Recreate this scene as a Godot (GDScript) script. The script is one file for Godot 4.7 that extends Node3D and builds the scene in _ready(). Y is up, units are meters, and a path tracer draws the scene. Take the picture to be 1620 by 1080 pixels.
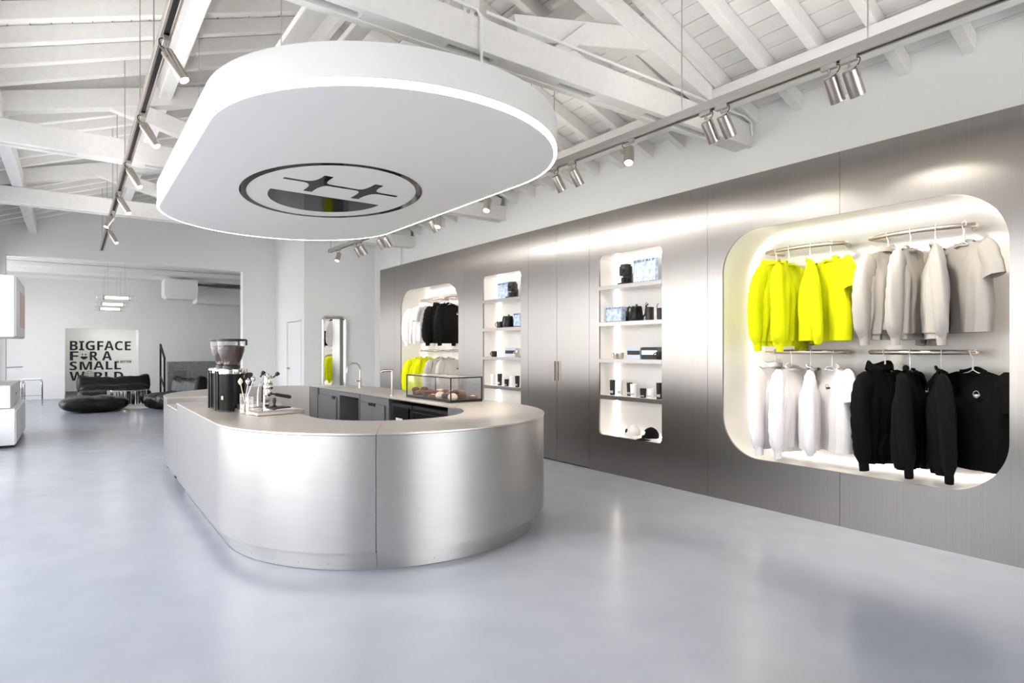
extends Node3D

# The shop: x to the right (metal wall), -z into the room, y up, metres. The eye stands at (0, 1.44, 0).
const FOCAL := 944.0
const HORIZON := 553.0
const EYE := Vector3(0, 1.44, 0)
var SN := 0.0
var CS := 0.0
var used := {}
var M := {}
var rng := RandomNumberGenerator.new()

# ---------------------------------------------------------------- mesh builder
class MB:
	var v := PackedVector3Array()
	var n := PackedVector3Array()
	var uv := PackedVector2Array()
	var ix := PackedInt32Array()
	func tri(a: int, b: int, c: int, nn: Vector3) -> void:
		if (v[b] - v[a]).cross(v[c] - v[a]).dot(nn) > 0.0:
			ix.append_array([a, c, b])
		else:
			ix.append_array([a, b, c])
	func put(p: Vector3, nn: Vector3, t := Vector2.ZERO) -> int:
		v.append(p); n.append(nn); uv.append(t)
		return v.size() - 1
	# flat convex polygon; out tells roughly which way it faces
	func face(p: Array, out: Vector3, t := []) -> void:
		var nn: Vector3 = (p[1] - p[0]).cross(p[2] - p[0])
		if nn.length() < 1e-12 and p.size() > 3:
			nn = (p[2] - p[0]).cross(p[3] - p[0])
		nn = nn.normalized()
		if nn.dot(out) < 0.0: nn = -nn
		var s := v.size()
		for i in p.size():
			put(p[i], nn, t[i] if t.size() else Vector2(p[i].x + p[i].z, p[i].y))
		for i in range(1, p.size() - 1):
			tri(s, s + i, s + i + 1, nn)
	# smooth grid of points; rows wrap (wv) and columns wrap (wu) on request
	func grid(rows: Array, wu := false, wv := false, orient := 0) -> void:
		var R := rows.size()
		var C: int = rows[0].size()
		var s := v.size()
		var mid := Vector3.ZERO
		for i in R:
			for j in C:
				mid += rows[i][j]
		mid /= float(R * C)
		var acc := PackedVector3Array()
		acc.resize(R * C)
		var vol := 0.0
		var q := []
		for i in (R if wv else R - 1):
			for j in (C if wu else C - 1):
				var a := i * C + j
				var b := i * C + (j + 1) % C
				var c := ((i + 1) % R) * C + (j + 1) % C
				var d := ((i + 1) % R) * C + j
				var pa: Vector3 = rows[i][j]
				var pb: Vector3 = rows[i][(j + 1) % C]
				var pc: Vector3 = rows[(i + 1) % R][(j + 1) % C]
				var pd: Vector3 = rows[(i + 1) % R][j]
				var f := (pc - pa).cross(pd - pb)
				acc[a] += f; acc[b] += f; acc[c] += f; acc[d] += f
				vol += f.dot((pa + pb + pc + pd) * 0.25 - mid)
				q.append([a, b, c, d])
		var sgn := (1.0 if vol > 0.0 else -1.0) if orient == 0 else float(orient)
		for i in R:
			for j in C:
				put(rows[i][j], (acc[i * C + j] * sgn).normalized(), Vector2(float(j) / C, float(i) / R))
		for f in q:
			if sgn > 0.0:
				ix.append_array([s + f[0], s + f[2], s + f[1], s + f[0], s + f[3], s + f[2]])
			else:
				ix.append_array([s + f[0], s + f[1], s + f[2], s + f[0], s + f[2], s + f[3]])
	func box(c: Vector3, s: Vector3, bev := 0.0, b := Basis.IDENTITY) -> MB:
		var h := s * 0.5
		var ax := [b.x, b.y, b.z]
		var e := minf(bev, minf(h.x, minf(h.y, h.z)) * 0.9)
		for k in 3:
			var a1 := (k + 1) % 3
			var a2 := (k + 2) % 3
			for sg in [-1.0, 1.0]:
				var p := []
				for w in [[-1, -1], [1, -1], [1, 1], [-1, 1]]:
					p.append(c + ax[k] * (h[k] * sg) + ax[a1] * ((h[a1] - e) * w[0]) + ax[a2] * ((h[a2] - e) * w[1]))
				face(p, ax[k] * sg)
		if e > 0.0:
			for k in 3:
				var a1 := (k + 1) % 3
				var a2 := (k + 2) % 3
				for s1 in [-1.0, 1.0]:
					for s2 in [-1.0, 1.0]:
						var p := []
						for w in [-1.0, 1.0]:
							p.append(c + ax[k] * ((h[k] - e) * w) + ax[a1] * (h[a1] * s1) + ax[a2] * ((h[a2] - e) * s2))
						for w in [1.0, -1.0]:
							p.append(c + ax[k] * ((h[k] - e) * w) + ax[a1] * ((h[a1] - e) * s1) + ax[a2] * (h[a2] * s2))
						face(p, ax[a1] * s1 + ax[a2] * s2)
			for sx in [-1.0, 1.0]:
				for sy in [-1.0, 1.0]:
					for sz in [-1.0, 1.0]:
						face([c + b * Vector3(h.x * sx, (h.y - e) * sy, (h.z - e) * sz), c + b * Vector3((h.x - e) * sx, h.y * sy, (h.z - e) * sz), c + b * Vector3((h.x - e) * sx, (h.y - e) * sy, h.z * sz)], b * Vector3(sx, sy, sz))
		return self
	# a bar with a rectangular section from a to b; up fixes its roll
	func bar(a: Vector3, b: Vector3, w: float, t: float, up := Vector3.UP, bev := 0.0) -> MB:
		var z := (b - a).normalized()
		var x := up.cross(z).normalized()
		var y := z.cross(x)
		return box((a + b) * 0.5, Vector3(w, t, (b - a).length()), bev, Basis(x, y, z))
	# profile (r, y) turned about y; runs from the bottom up on the outside
	func lathe(pr: Array, seg := 24, xf := Transform3D.IDENTITY, a0 := 0.0, a1 := TAU) -> MB:
		var m := pr.size() - 1
		var nn := []
		for i in m:
			var d: Vector2 = pr[i + 1] - pr[i]
			nn.append(Vector2(d.y, -d.x).normalized())
		for i in m:
			if (pr[i + 1] - pr[i]).length() < 1e-7: continue
			var n0: Vector2 = nn[i]
			var n1: Vector2 = nn[i]
			if i > 0 and nn[i].dot(nn[i - 1]) > 0.72: n0 = (nn[i] + nn[i - 1]).normalized()
			if i < m - 1 and nn[i].dot(nn[i + 1]) > 0.72: n1 = (nn[i] + nn[i + 1]).normalized()
			var s := v.size()
			for k in seg + 1:
				var a := a0 + (a1 - a0) * k / seg
				var u := Vector3(sin(a), 0, cos(a))
				put(xf * (u * pr[i].x + Vector3(0, pr[i].y, 0)), xf.basis * (u * n0.x + Vector3(0, n0.y, 0)), Vector2(float(k) / seg, pr[i].y))
				put(xf * (u * pr[i + 1].x + Vector3(0, pr[i + 1].y, 0)), xf.basis * (u * n1.x + Vector3(0, n1.y, 0)), Vector2(float(k) / seg, pr[i + 1].y))
			for k in seg:
				var a := s + k * 2
				var fn := n[a] + n[a + 1] + n[a + 2] + n[a + 3]
				if pr[i].x > 1e-6: tri(a, a + 1, a + 2, fn)
				if pr[i + 1].x > 1e-6: tri(a + 1, a + 3, a + 2, fn)
		return self
	# round tube along a path; r is a number or one number for each point
	func tube(path: Array, r, seg := 10, caps := true, squash := 1.0, side := Vector3.ZERO) -> MB:
		var k := path.size()
		var t0: Vector3 = (path[1] - path[0]).normalized()
		var x := side if side != Vector3.ZERO else (Vector3.RIGHT if absf(t0.x) < 0.8 else Vector3.UP)
		x = (x - t0 * x.dot(t0)).normalized()
		var rows := []
		for i in k:
			var t: Vector3 = (path[mini(i + 1, k - 1)] - path[maxi(i - 1, 0)]).normalized()
			x = (x - t * x.dot(t)).normalized()
			var y := t.cross(x)
			var rr: float = r[i] if r is Array else r
			var row := PackedVector3Array()
			for j in seg:
				var a := TAU * j / seg
				row.append(path[i] + x * (cos(a) * rr) + y * (sin(a) * rr * squash))
			rows.append(row)
		grid(rows, true, false)
		if caps:
			face(Array(rows[0]), path[0] - path[1])
			face(Array(rows[k - 1]), path[k - 1] - path[k - 2])
		return self
	# polygon in local xy drawn out from z0 to z1
	func prism(poly: PackedVector2Array, z0: float, z1: float, xf := Transform3D.IDENTITY, sides := true, caps := true) -> MB:
		if caps:
			var t := Geometry2D.triangulate_polygon(poly)
			for zz in [[z0, -1.0], [z1, 1.0]]:
				var s := v.size()
				var nn: Vector3 = (xf.basis * Vector3(0, 0, zz[1] * signf(z1 - z0))).normalized()
				for p in poly:
					put(xf * Vector3(p.x, p.y, zz[0]), nn, p)
				for i in range(0, t.size(), 3):
					tri(s + t[i], s + t[i + 1], s + t[i + 2], nn)
		if sides:
			var area := 0.0
			var c := poly.size()
			for i in c:
				area += poly[i].cross(poly[(i + 1) % c])
			var sg := signf(area)
			var en := []
			for i in c:
				var d := poly[(i + 1) % c] - poly[i]
				en.append(Vector2(d.y, -d.x).normalized() * sg)
			var run := 0.0
			for i in c:
				var j := (i + 1) % c
				var d := (poly[j] - poly[i]).length()
				if d < 1e-7: continue
				var na: Vector2 = en[i]
				var nb: Vector2 = en[i]
				if en[i].dot(en[(i + c - 1) % c]) > 0.8: na = (en[i] + en[(i + c - 1) % c]).normalized()
				if en[i].dot(en[j]) > 0.8: nb = (en[i] + en[j]).normalized()
				var s := v.size()
				for e in [[poly[i], na, run], [poly[j], nb, run + d]]:
					for zz in [z0, z1]:
						put(xf * Vector3(e[0].x, e[0].y, zz), (xf.basis * Vector3(e[1].x, e[1].y, 0)).normalized(), Vector2(e[2], zz))
				tri(s, s + 1, s + 2, n[s]); tri(s + 1, s + 3, s + 2, n[s])
				run += d
		return self
	# upright sheet over a plan path (x, z) with plan normals; uv runs (length, height)
	func band(pts: Array, nr: Array, y0: float, y1: float) -> MB:
		var s := v.size()
		var run := 0.0
		for i in pts.size():
			if i > 0: run += (pts[i] - pts[i - 1]).length()
			for y in [y0, y1]:
				put(Vector3(pts[i].x, y, pts[i].y), Vector3(nr[i].x, 0, nr[i].y), Vector2(run, y))
		for i in pts.size() - 1:
			var a := s + i * 2
			tri(a, a + 1, a + 2, n[a] + n[a + 2]); tri(a + 1, a + 3, a + 2, n[a] + n[a + 2])
		return self
	func mesh() -> ArrayMesh:
		var m := ArrayMesh.new()
		var a := []
		a.resize(Mesh.ARRAY_MAX)
		a[Mesh.ARRAY_VERTEX] = v
		a[Mesh.ARRAY_NORMAL] = n
		a[Mesh.ARRAY_TEX_UV] = uv
		a[Mesh.ARRAY_INDEX] = ix
		m.add_surface_from_arrays(Mesh.PRIMITIVE_TRIANGLES, a)
		return m

# ---------------------------------------------------------------- scene helpers
func numbered(called: String) -> String:
	var k: int = used.get(called, 0)
	used[called] = k + 1
	return called if k == 0 else "%s_%03d" % [called, k]

func obj(called: String, what, mat: Material, parent: Node = null, at := Transform3D.IDENTITY) -> MeshInstance3D:
	var o := MeshInstance3D.new()
	o.name = called if parent else numbered(called)
	o.mesh = what.mesh() if what is MB else what
	o.material_override = mat
	o.transform = at
	(parent if parent else self).add_child(o, true)
	return o

func thing(called: String, label: String, category: String, at := Vector3.ZERO, turn := 0.0, group := "") -> Node3D:
	var o := Node3D.new()
	o.name = numbered(called)
	o.position = at
	o.rotation.y = turn
	add_child(o)
	tag(o, label, category, group)
	return o

func tag(o: Node, label: String, category: String, group := "") -> Node:
	o.set_meta("label", label)
	o.set_meta("category", category)
	if group: o.set_meta("group", group)
	return o

func room(called: String, what = null, mat: Material = null, label := "") -> Node3D:
	var o: Node3D
	if what == null:
		o = Node3D.new()
		o.name = called
		add_child(o)
	else:
		o = MeshInstance3D.new()
		o.name = called
		o.mesh = what.mesh() if what is MB else what
		o.material_override = mat
		add_child(o)
	o.set_meta("kind", "structure")
	if label: o.set_meta("label", label)
	return o

# a pixel gives a direction; the plane it touches gives the distance
func ray(u: float, v: float) -> Vector3:
	var t := (u - 810.0) / FOCAL
	return Vector3(SN + t * CS, (HORIZON - v) / FOCAL, -CS + t * SN)
func on_x(u: float, v: float, x: float) -> Vector3:
	var r := ray(u, v)
	return EYE + r * (x / r.x)
func on_z(u: float, v: float, z: float) -> Vector3:
	var r := ray(u, v)
	return EYE + r * (z / r.z)
func on_y(u: float, v: float, y: float) -> Vector3:
	var r := ray(u, v)
	return EYE + r * ((y - EYE.y) / r.y)

func arc(c: Vector2, r: float, a0: float, a1: float, k: int) -> Array:
	var p := []
	for i in k + 1:
		var a := deg_to_rad(a0 + (a1 - a0) * i / k)
		p.append(c + Vector2(sin(a), cos(a)) * r)
	return p
func normals_of(p: Array, flip := 1.0) -> Array:
	var q := []
	for i in p.size():
		var d: Vector2 = (p[mini(i + 1, p.size() - 1)] - p[maxi(i - 1, 0)]).normalized()
		q.append(Vector2(-d.y, d.x) * flip)
	return q
func rounded(x0: float, y0: float, x1: float, y1: float, r: float, k := 10) -> PackedVector2Array:
	var p := PackedVector2Array()
	for c in [[x1 - r, y1 - r, 0.0], [x0 + r, y1 - r, 90.0], [x0 + r, y0 + r, 180.0], [x1 - r, y0 + r, 270.0]]:
		for i in k + 1:
			var a := deg_to_rad(c[2] + 90.0 * i / k)
			p.append(Vector2(c[0] + cos(a) * r, c[1] + sin(a) * r))
	return p
func ellipse(cx: float, cy: float, a: float, b: float, k := 48, t0 := 0.0, t1 := TAU) -> PackedVector2Array:
	var p := PackedVector2Array()
	for i in k:
		var t := t0 + (t1 - t0) * i / (k if t1 - t0 > 6.28 else k - 1)
		p.append(Vector2(cx + cos(t) * a, cy + sin(t) * b))
	return p
func bez(a: Vector3, b: Vector3, c: Vector3, d: Vector3, k := 8) -> Array:
	var p := []
	for i in k + 1:
		p.append(a.bezier_interpolate(b, c, d, float(i) / k))
	return p
func frame(x: Vector3, y: Vector3, z: Vector3, o: Vector3) -> Transform3D:
	return Transform3D(Basis(x, y, z), o)

func mat(color: Color, rough := 0.5, metal := 0.0, spec := 0.5) -> StandardMaterial3D:
	var m := StandardMaterial3D.new()
	m.albedo_color = color
	m.roughness = rough
	m.metallic = metal
	m.metallic_specular = spec
	return m
func noise_tex(freq: float, size: int, lo: Color, hi: Color, kind := FastNoiseLite.TYPE_SIMPLEX_SMOOTH, sd := 3) -> NoiseTexture2D:
	var f := FastNoiseLite.new()
	f.noise_type = kind
	f.frequency = freq
	f.seed = sd
	var t := NoiseTexture2D.new()
	t.noise = f
	t.width = size
	t.height = size
	t.seamless = true
	var g := Gradient.new()
	g.set_color(0, lo)
	g.set_color(1, hi)
	t.color_ramp = g
	return t
# fine grain lines that run along v
func streaks(w: int, h: int, lo: float, hi: float, sd: int) -> ImageTexture:
	var r := RandomNumberGenerator.new()
	r.seed = sd
	var im := Image.create(w, h, false, Image.FORMAT_RGB8)
	for x in w:
		var base := r.randf()
		for y in h:
			if r.randf() < 0.12: base = lerpf(base, r.randf(), 0.6)
			var g := lerpf(lo, hi, base)
			im.set_pixel(x, y, Color(g, g, g))
	return ImageTexture.create_from_image(im)

func spot_light(parent: Node, at: Vector3, to: Vector3, energy: float, angle: float, size: float, col := Color(1, 0.965, 0.92)) -> SpotLight3D:
	var l := SpotLight3D.new()
	l.name = "spot_beam"
	l.light_energy = energy
	l.light_color = col
	l.spot_angle = angle
	l.spot_angle_attenuation = 0.6
	l.spot_range = 30.0
	l.spot_attenuation = 2.0
	l.light_size = size
	l.shadow_enabled = true
	parent.add_child(l, true)
	l.look_at_from_position(at, to, Vector3.UP if absf((to - at).normalized().y) < 0.98 else Vector3.RIGHT)
	return l
func strip_light(parent: Node, a: Vector3, b: Vector3, width: float, facing: Vector3, per_metre: float, col := Color(1, 0.97, 0.93)) -> void:
	var l := AreaLight3D.new()
	l.name = "strip_glow"
	var x := (b - a).normalized()
	var z := -(facing - x * facing.dot(x)).normalized()
	l.area_size = Vector2((b - a).length(), width)
	l.area_normalize_energy = true
	l.light_energy = per_metre * (b - a).length()
	l.light_color = col
	l.area_range = 30.0
	l.shadow_enabled = true
	parent.add_child(l, true)
	l.global_transform = Transform3D(Basis(x, z.cross(x), z), (a + b) * 0.5)

# ---------------------------------------------------------------- the build
func _ready() -> void:
	rng.seed = 7
	var yaw := atan2(810.0 - 114.0, FOCAL)
	SN = sin(yaw)
	CS = cos(yaw)
	# camera: level, lens shifted a little upwards
	var cam := Camera3D.new()
	cam.name = "camera"
	cam.position = EYE
	cam.rotation.y = -yaw
	cam.set_frustum(2.0 * 0.05 * 540.0 / FOCAL, Vector2(0, 0.05 * (HORIZON - 540.0) / FOCAL), 0.05, 120.0)
	add_child(cam)
	cam.current = true
	# overcast daylight outside
	var env := Environment.new()
	var sky := Sky.new()
	var sm := ProceduralSkyMaterial.new()
	sm.sky_top_color = Color(0.95, 0.97, 1.0)
	sm.sky_horizon_color = Color(1.0, 0.995, 0.985)
	sm.ground_bottom_color = Color(0.87, 0.865, 0.855)
	sm.ground_horizon_color = Color(0.92, 0.915, 0.91)
	sm.sun_angle_max = 0.0
	sky.sky_material = sm
	env.background_mode = Environment.BG_SKY
	env.sky = sky
	env.background_energy_multiplier = 6.8
	env.tonemap_mode = Environment.TONE_MAPPER_LINEAR
	env.tonemap_exposure = 1.15
	env.sdfgi_enabled = true
	env.ssao_enabled = true
	env.ssil_enabled = true
	var we := WorldEnvironment.new()
	we.name = "surroundings"
	we.environment = env
	add_child(we)

	materials()
	shell()
	roof()
	metal_wall()
	lounge_shell()
	canopy()
	counter()
	tracks()
	garments()
	shelf_goods()
	counter_goods()
	left_side()
	lounge_things()

func materials() -> void:
	M.wall = mat(Color(0.93, 0.93, 0.925), 0.75)
	M.wall.albedo_texture = noise_tex(0.02, 256, Color(0.992, 0.992, 0.992), Color(1, 1, 1))
	M.wall.uv1_triplanar = true
	M.wall.uv1_world_triplanar = true
	M.wall.uv1_scale = Vector3(0.7, 0.7, 0.7)
	M.timber = mat(Color(0.93, 0.925, 0.915), 0.6)
	M.timber.albedo_texture = noise_tex(0.03, 256, Color(0.975, 0.972, 0.968), Color(1, 1, 1), FastNoiseLite.TYPE_SIMPLEX, 5)
	M.timber.uv1_triplanar = true
	M.timber.uv1_world_triplanar = true
	M.timber.uv1_scale = Vector3(1.5, 1.5, 0.2)
	M.plank = mat(Color(0.925, 0.92, 0.91), 0.7)
	M.plank.albedo_texture = M.timber.albedo_texture
	M.plank.uv1_triplanar = true
	M.plank.uv1_world_triplanar = true
	M.plank.uv1_scale = Vector3(2.0, 2.0, 0.25)
	M.plank_b = M.plank.duplicate()
	M.plank_b.albedo_color = Color(0.905, 0.9, 0.885)
	M.plank_c = M.plank.duplicate()
	M.plank_c.albedo_color = Color(0.94, 0.935, 0.93)
	M.backing = mat(Color(0.72, 0.70, 0.68), 0.7)
	M.floor = mat(Color(0.625, 0.637, 0.672), 0.25, 0.0, 0.5)
	M.floor.albedo_texture = noise_tex(0.012, 512, Color(0.955, 0.955, 0.96), Color(1, 1, 1), FastNoiseLite.TYPE_SIMPLEX_SMOOTH, 11)
	M.floor.roughness_texture = noise_tex(0.02, 512, Color(0.75, 0.75, 0.75), Color(1, 1, 1), FastNoiseLite.TYPE_SIMPLEX_SMOOTH, 21)
	M.floor.uv1_triplanar = true
	M.floor.uv1_world_triplanar = true
	M.floor.uv1_scale = Vector3(0.35, 0.35, 0.35)
	var grain := streaks(1024, 24, 0.94, 1.0, 5)
	M.steel = mat(Color(0.625, 0.61, 0.597), 0.3, 1.0)
	M.steel.albedo_texture = grain
	M.steel.uv1_scale = Vector3(0.9, 0.35, 1)
	M.steel.anisotropy_enabled = true
	M.steel.anisotropy = 0.88
	M.steel_door = M.steel
	M.fascia = mat(Color(0.715, 0.71, 0.705), 0.42, 1.0)
	M.fascia.albedo_texture = streaks(24, 1024, 0.97, 1.0, 9)
	M.fascia.uv1_scale = Vector3(0.3, 1.1, 1)
	M.fascia.anisotropy_enabled = true
	M.fascia.anisotropy = -0.5
	M.worktop = mat(Color(0.82, 0.79, 0.765), 0.4, 1.0)
	M.worktop.roughness_texture = noise_tex(0.03, 256, Color(0.85, 0.85, 0.85), Color(1, 1, 1))
	M.worktop.uv1_triplanar = true
	M.chrome = mat(Color(0.9, 0.89, 0.88), 0.08, 1.0)
	M.satin = mat(Color(0.74, 0.71, 0.68), 0.28, 1.0)
	M.rail = mat(Color(0.80, 0.755, 0.72), 0.42, 1.0)
	M.alu = mat(Color(0.74, 0.73, 0.72), 0.4, 1.0)
	M.black = mat(Color(0.03, 0.03, 0.032), 0.45)
	M.black_gloss = mat(Color(0.012, 0.012, 0.013), 0.05, 0.0, 0.14)
	M.black_metal = mat(Color(0.05, 0.05, 0.052), 0.32, 0.6)
	M.white = mat(Color(0.93, 0.93, 0.935), 0.4)
	M.canopy = mat(Color(0.91, 0.91, 0.91), 0.55)
	M.niche = mat(Color(0.89, 0.88, 0.865), 0.34, 0.0, 0.45)
	M.grey_front = mat(Color(0.43, 0.43, 0.435), 0.45)
	M.concrete = mat(Color(0.58, 0.58, 0.585), 0.8)
	M.concrete.albedo_texture = noise_tex(0.02, 512, Color(0.8, 0.8, 0.8), Color(1, 1, 1), FastNoiseLite.TYPE_SIMPLEX, 4)
	M.concrete.uv1_triplanar = true
	M.concrete.uv1_world_triplanar = true
	M.glass = mat(Color(0.9, 0.94, 0.95, 0.02), 0.02)
	M.glass.transparency = BaseMaterial3D.TRANSPARENCY_ALPHA
	M.leather = mat(Color(0.02, 0.021, 0.026), 0.36, 0.0, 0.42)
	M.led = glow(Color(1, 0.985, 0.96), 11.0)
	M.led_warm = glow(Color(1, 0.965, 0.92), 5.0)
	M.lens = glow(Color(1, 0.93, 0.82), 8.0)
	M.mirror = mat(Color(0.93, 0.94, 0.94), 0.01, 1.0)

func glow(c: Color, e: float) -> StandardMaterial3D:
	var m := mat(c, 0.5)
	m.emission_enabled = true
	m.emission = c
	m.emission_energy_multiplier = e
	return m

const WX := 5.6        # right wall
const LX := -1.2       # left wall
const RIDGE := 2.2
const BZ := -15.13     # wall with the wide opening
const AZ := -12.91     # wall with the mirror
const AX := 3.993      # side wall with the door
const FZ := 3.6        # street front, behind the camera
func roof_y(x: float) -> float:
	return 3.88 + 0.366 * (3.4 - absf(x - RIDGE))

# upright slab with its face polygon in (x, y), at z0..z1
func slab_z(b: MB, poly: Array, z0: float, z1: float) -> void:
	b.prism(PackedVector2Array(poly), z0, z1)
# upright slab with its face polygon in (z, y), at x0..x1
func slab_x(b: MB, poly: Array, x0: float, x1: float) -> void:
	b.prism(PackedVector2Array(poly), x0, x1, frame(Vector3(0, 0, 1), Vector3.UP, Vector3.RIGHT, Vector3.ZERO))
func rect(x0: float, y0: float, x1: float, y1: float) -> Array:
	return [Vector2(x0, y0), Vector2(x1, y0), Vector2(x1, y1), Vector2(x0, y1)]

func shell() -> void:
	room("floor", MB.new().box(Vector3(2.5, -0.1, -10.5), Vector3(14, 0.2, 29.5)), M.floor)
	var b := MB.new()
	slab_x(b, rect(FZ + 0.2, 0, BZ, 4.0), WX, WX + 0.2)
	room("wall_right", b, M.wall)
	# left wall with tall shop windows
	b = MB.new()
	var edges := [FZ + 0.2]
	var wins := [[-1.7, -2.65], [-2.9, -5.05], [-5.3, -7.45], [-7.7, -9.85], [-10.1, -11.25], [-13.75, -14.9]]
	for w in wins:
		edges.append(w[0]); edges.append(w[1])
	edges.append(BZ)
	for i in range(0, edges.size(), 2):
		slab_x(b, rect(edges[i], 0, edges[i + 1], 4.0), LX - 0.2, LX)
	for w in wins:
		slab_x(b, rect(w[0], 0, w[1], 0.35), LX - 0.2, LX)
		slab_x(b, rect(w[0], 3.15, w[1], 4.0), LX - 0.2, LX)
	room("wall_left", b, M.wall)
	var k := 1
	for w in wins:
		window_at(k, Vector3(LX - 0.1, 0.35, w[0]), Vector3(LX - 0.1, 0.35, w[1]), 2.8)
		k += 1
	# street front behind the camera
	b = MB.new()
	slab_z(b, rect(LX - 0.2, 0, 1.0, 3.1), FZ, FZ + 0.2)
	slab_z(b, rect(5.2, 0, WX + 0.2, 3.1), FZ, FZ + 0.2)
	slab_z(b, rect(1.0, 3.0, 5.2, 3.1), FZ, FZ + 0.2)
	slab_z(b, rect(1.0, 0, 5.2, 0.1), FZ, FZ + 0.2)
	slab_z(b, [Vector2(LX - 0.2, 3.1), Vector2(WX + 0.2, 3.1), Vector2(WX + 0.2, 4.0), Vector2(RIDGE, 5.35), Vector2(LX - 0.2, 4.0)], FZ, FZ + 0.2)
	room("wall_front", b, M.wall)
	window_at(k, Vector3(1.0, 0.1, FZ + 0.1), Vector3(5.2, 0.1, FZ + 0.1), 2.9)
	# wall with the wide opening to the lounge
	b = MB.new()
	slab_z(b, rect(LX - 0.2, 0, -1.04, 3.294), BZ - 0.25, BZ)
	slab_z(b, rect(3.25, 0, AX + 0.1, 3.294), BZ - 0.25, BZ)
	slab_z(b, [Vector2(LX - 0.2, 3.294), Vector2(AX + 0.1, 3.294), Vector2(AX + 0.1, roof_y(AX) + 0.15), Vector2(RIDGE, 5.35), Vector2(LX - 0.2, 4.0)], BZ - 0.25, BZ)
	room("wall_back", b, M.wall)
	# the set-forward block with the mirror and the side door
	b = MB.new()
	slab_z(b, [Vector2(AX, 0), Vector2(WX + 0.1, 0), Vector2(WX + 0.1, 4.0), Vector2(AX, roof_y(AX) + 0.1)], AZ - 0.2, AZ)
	room("wall_alcove", b, M.wall)
	b = MB.new()
	slab_x(b, rect(-15.2, 0, -14.19, 4.7), AX, AX + 0.15)
	slab_x(b, rect(-13.10, 0, AZ - 0.2, 4.7), AX, AX + 0.15)
	slab_x(b, rect(-14.19, 2.1, -13.10, 4.7), AX, AX + 0.15)
	room("wall_side", b, M.wall)
	door_one()

func window_at(k: int, a: Vector3, b: Vector3, h: float) -> void:
	var w := room("window_%d" % k)
	var d := b - a
	var up := Vector3(0, h, 0)
	var f := MB.new()
	var side := d.normalized().cross(Vector3.UP)
	for p in [[a, a + up], [b, b + up], [a + d * 0.5, a + d * 0.5 + up]]:
		f.bar(p[0], p[1], 0.06, 0.1, side, 0.004)
	for p in [[a, b], [a + up, b + up]]:
		f.bar(p[0], p[1], 0.1, 0.06, Vector3.UP, 0.004)
	obj("window_frame", f, M.white, w)
	for s in [0, 1]:
		var c: Vector3 = a + d * (0.25 + 0.5 * s) + up * 0.5
		var g := MB.new().box(Vector3.ZERO, Vector3(d.length() * 0.5 - 0.08, h - 0.06, 0.008), 0.0, Basis(d.normalized(), Vector3.UP, side))
		obj("pane", g, M.glass, w, Transform3D(Basis.IDENTITY, c))

func door_one() -> void:
	var d := room("door_1")
	var z0 := -14.15
	var z1 := -13.14
	var xw := AX
	var leaf := MB.new().box(Vector3(xw + 0.035, 1.035, (z0 + z1) * 0.5), Vector3(0.045, 2.05, z1 - z0 - 0.012), 0.003)
	obj("leaf", leaf, M.white, d)
	var fr := MB.new()
	fr.box(Vector3(xw + 0.05, 1.05, z0 - 0.02), Vector3(0.12, 2.1, 0.03), 0.003)
	fr.box(Vector3(xw + 0.05, 1.05, z1 + 0.02), Vector3(0.12, 2.1, 0.03), 0.003)
	fr.box(Vector3(xw + 0.05, 2.083, (z0 + z1) * 0.5), Vector3(0.12, 0.03, z1 - z0 + 0.07), 0.003)
	obj("door_frame", fr, M.wall, d)
	for y in [0.3, 1.15, 1.8]:
		obj("hinge", MB.new().box(Vector3(xw + 0.004, y, z1 - 0.01), Vector3(0.012, 0.11, 0.03), 0.003), M.satin, d)
	var hd := MB.new()
	hd.lathe([Vector2(0, 0), Vector2(0.028, 0), Vector2(0.028, 0.012), Vector2(0, 0.012)], 16, frame(Vector3(0, 0, 1), Vector3(-1, 0, 0), Vector3(0, -1, 0), Vector3(xw + 0.014, 1.02, z0 + 0.08)))
	hd.tube([Vector3(xw + 0.01, 1.02, z0 + 0.08), Vector3(xw - 0.045, 1.02, z0 + 0.08), Vector3(xw - 0.05, 1.02, z0 + 0.1), Vector3(xw - 0.05, 1.02, z0 + 0.2)], 0.01, 8)
	obj("handle", hd, M.satin, d)

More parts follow.
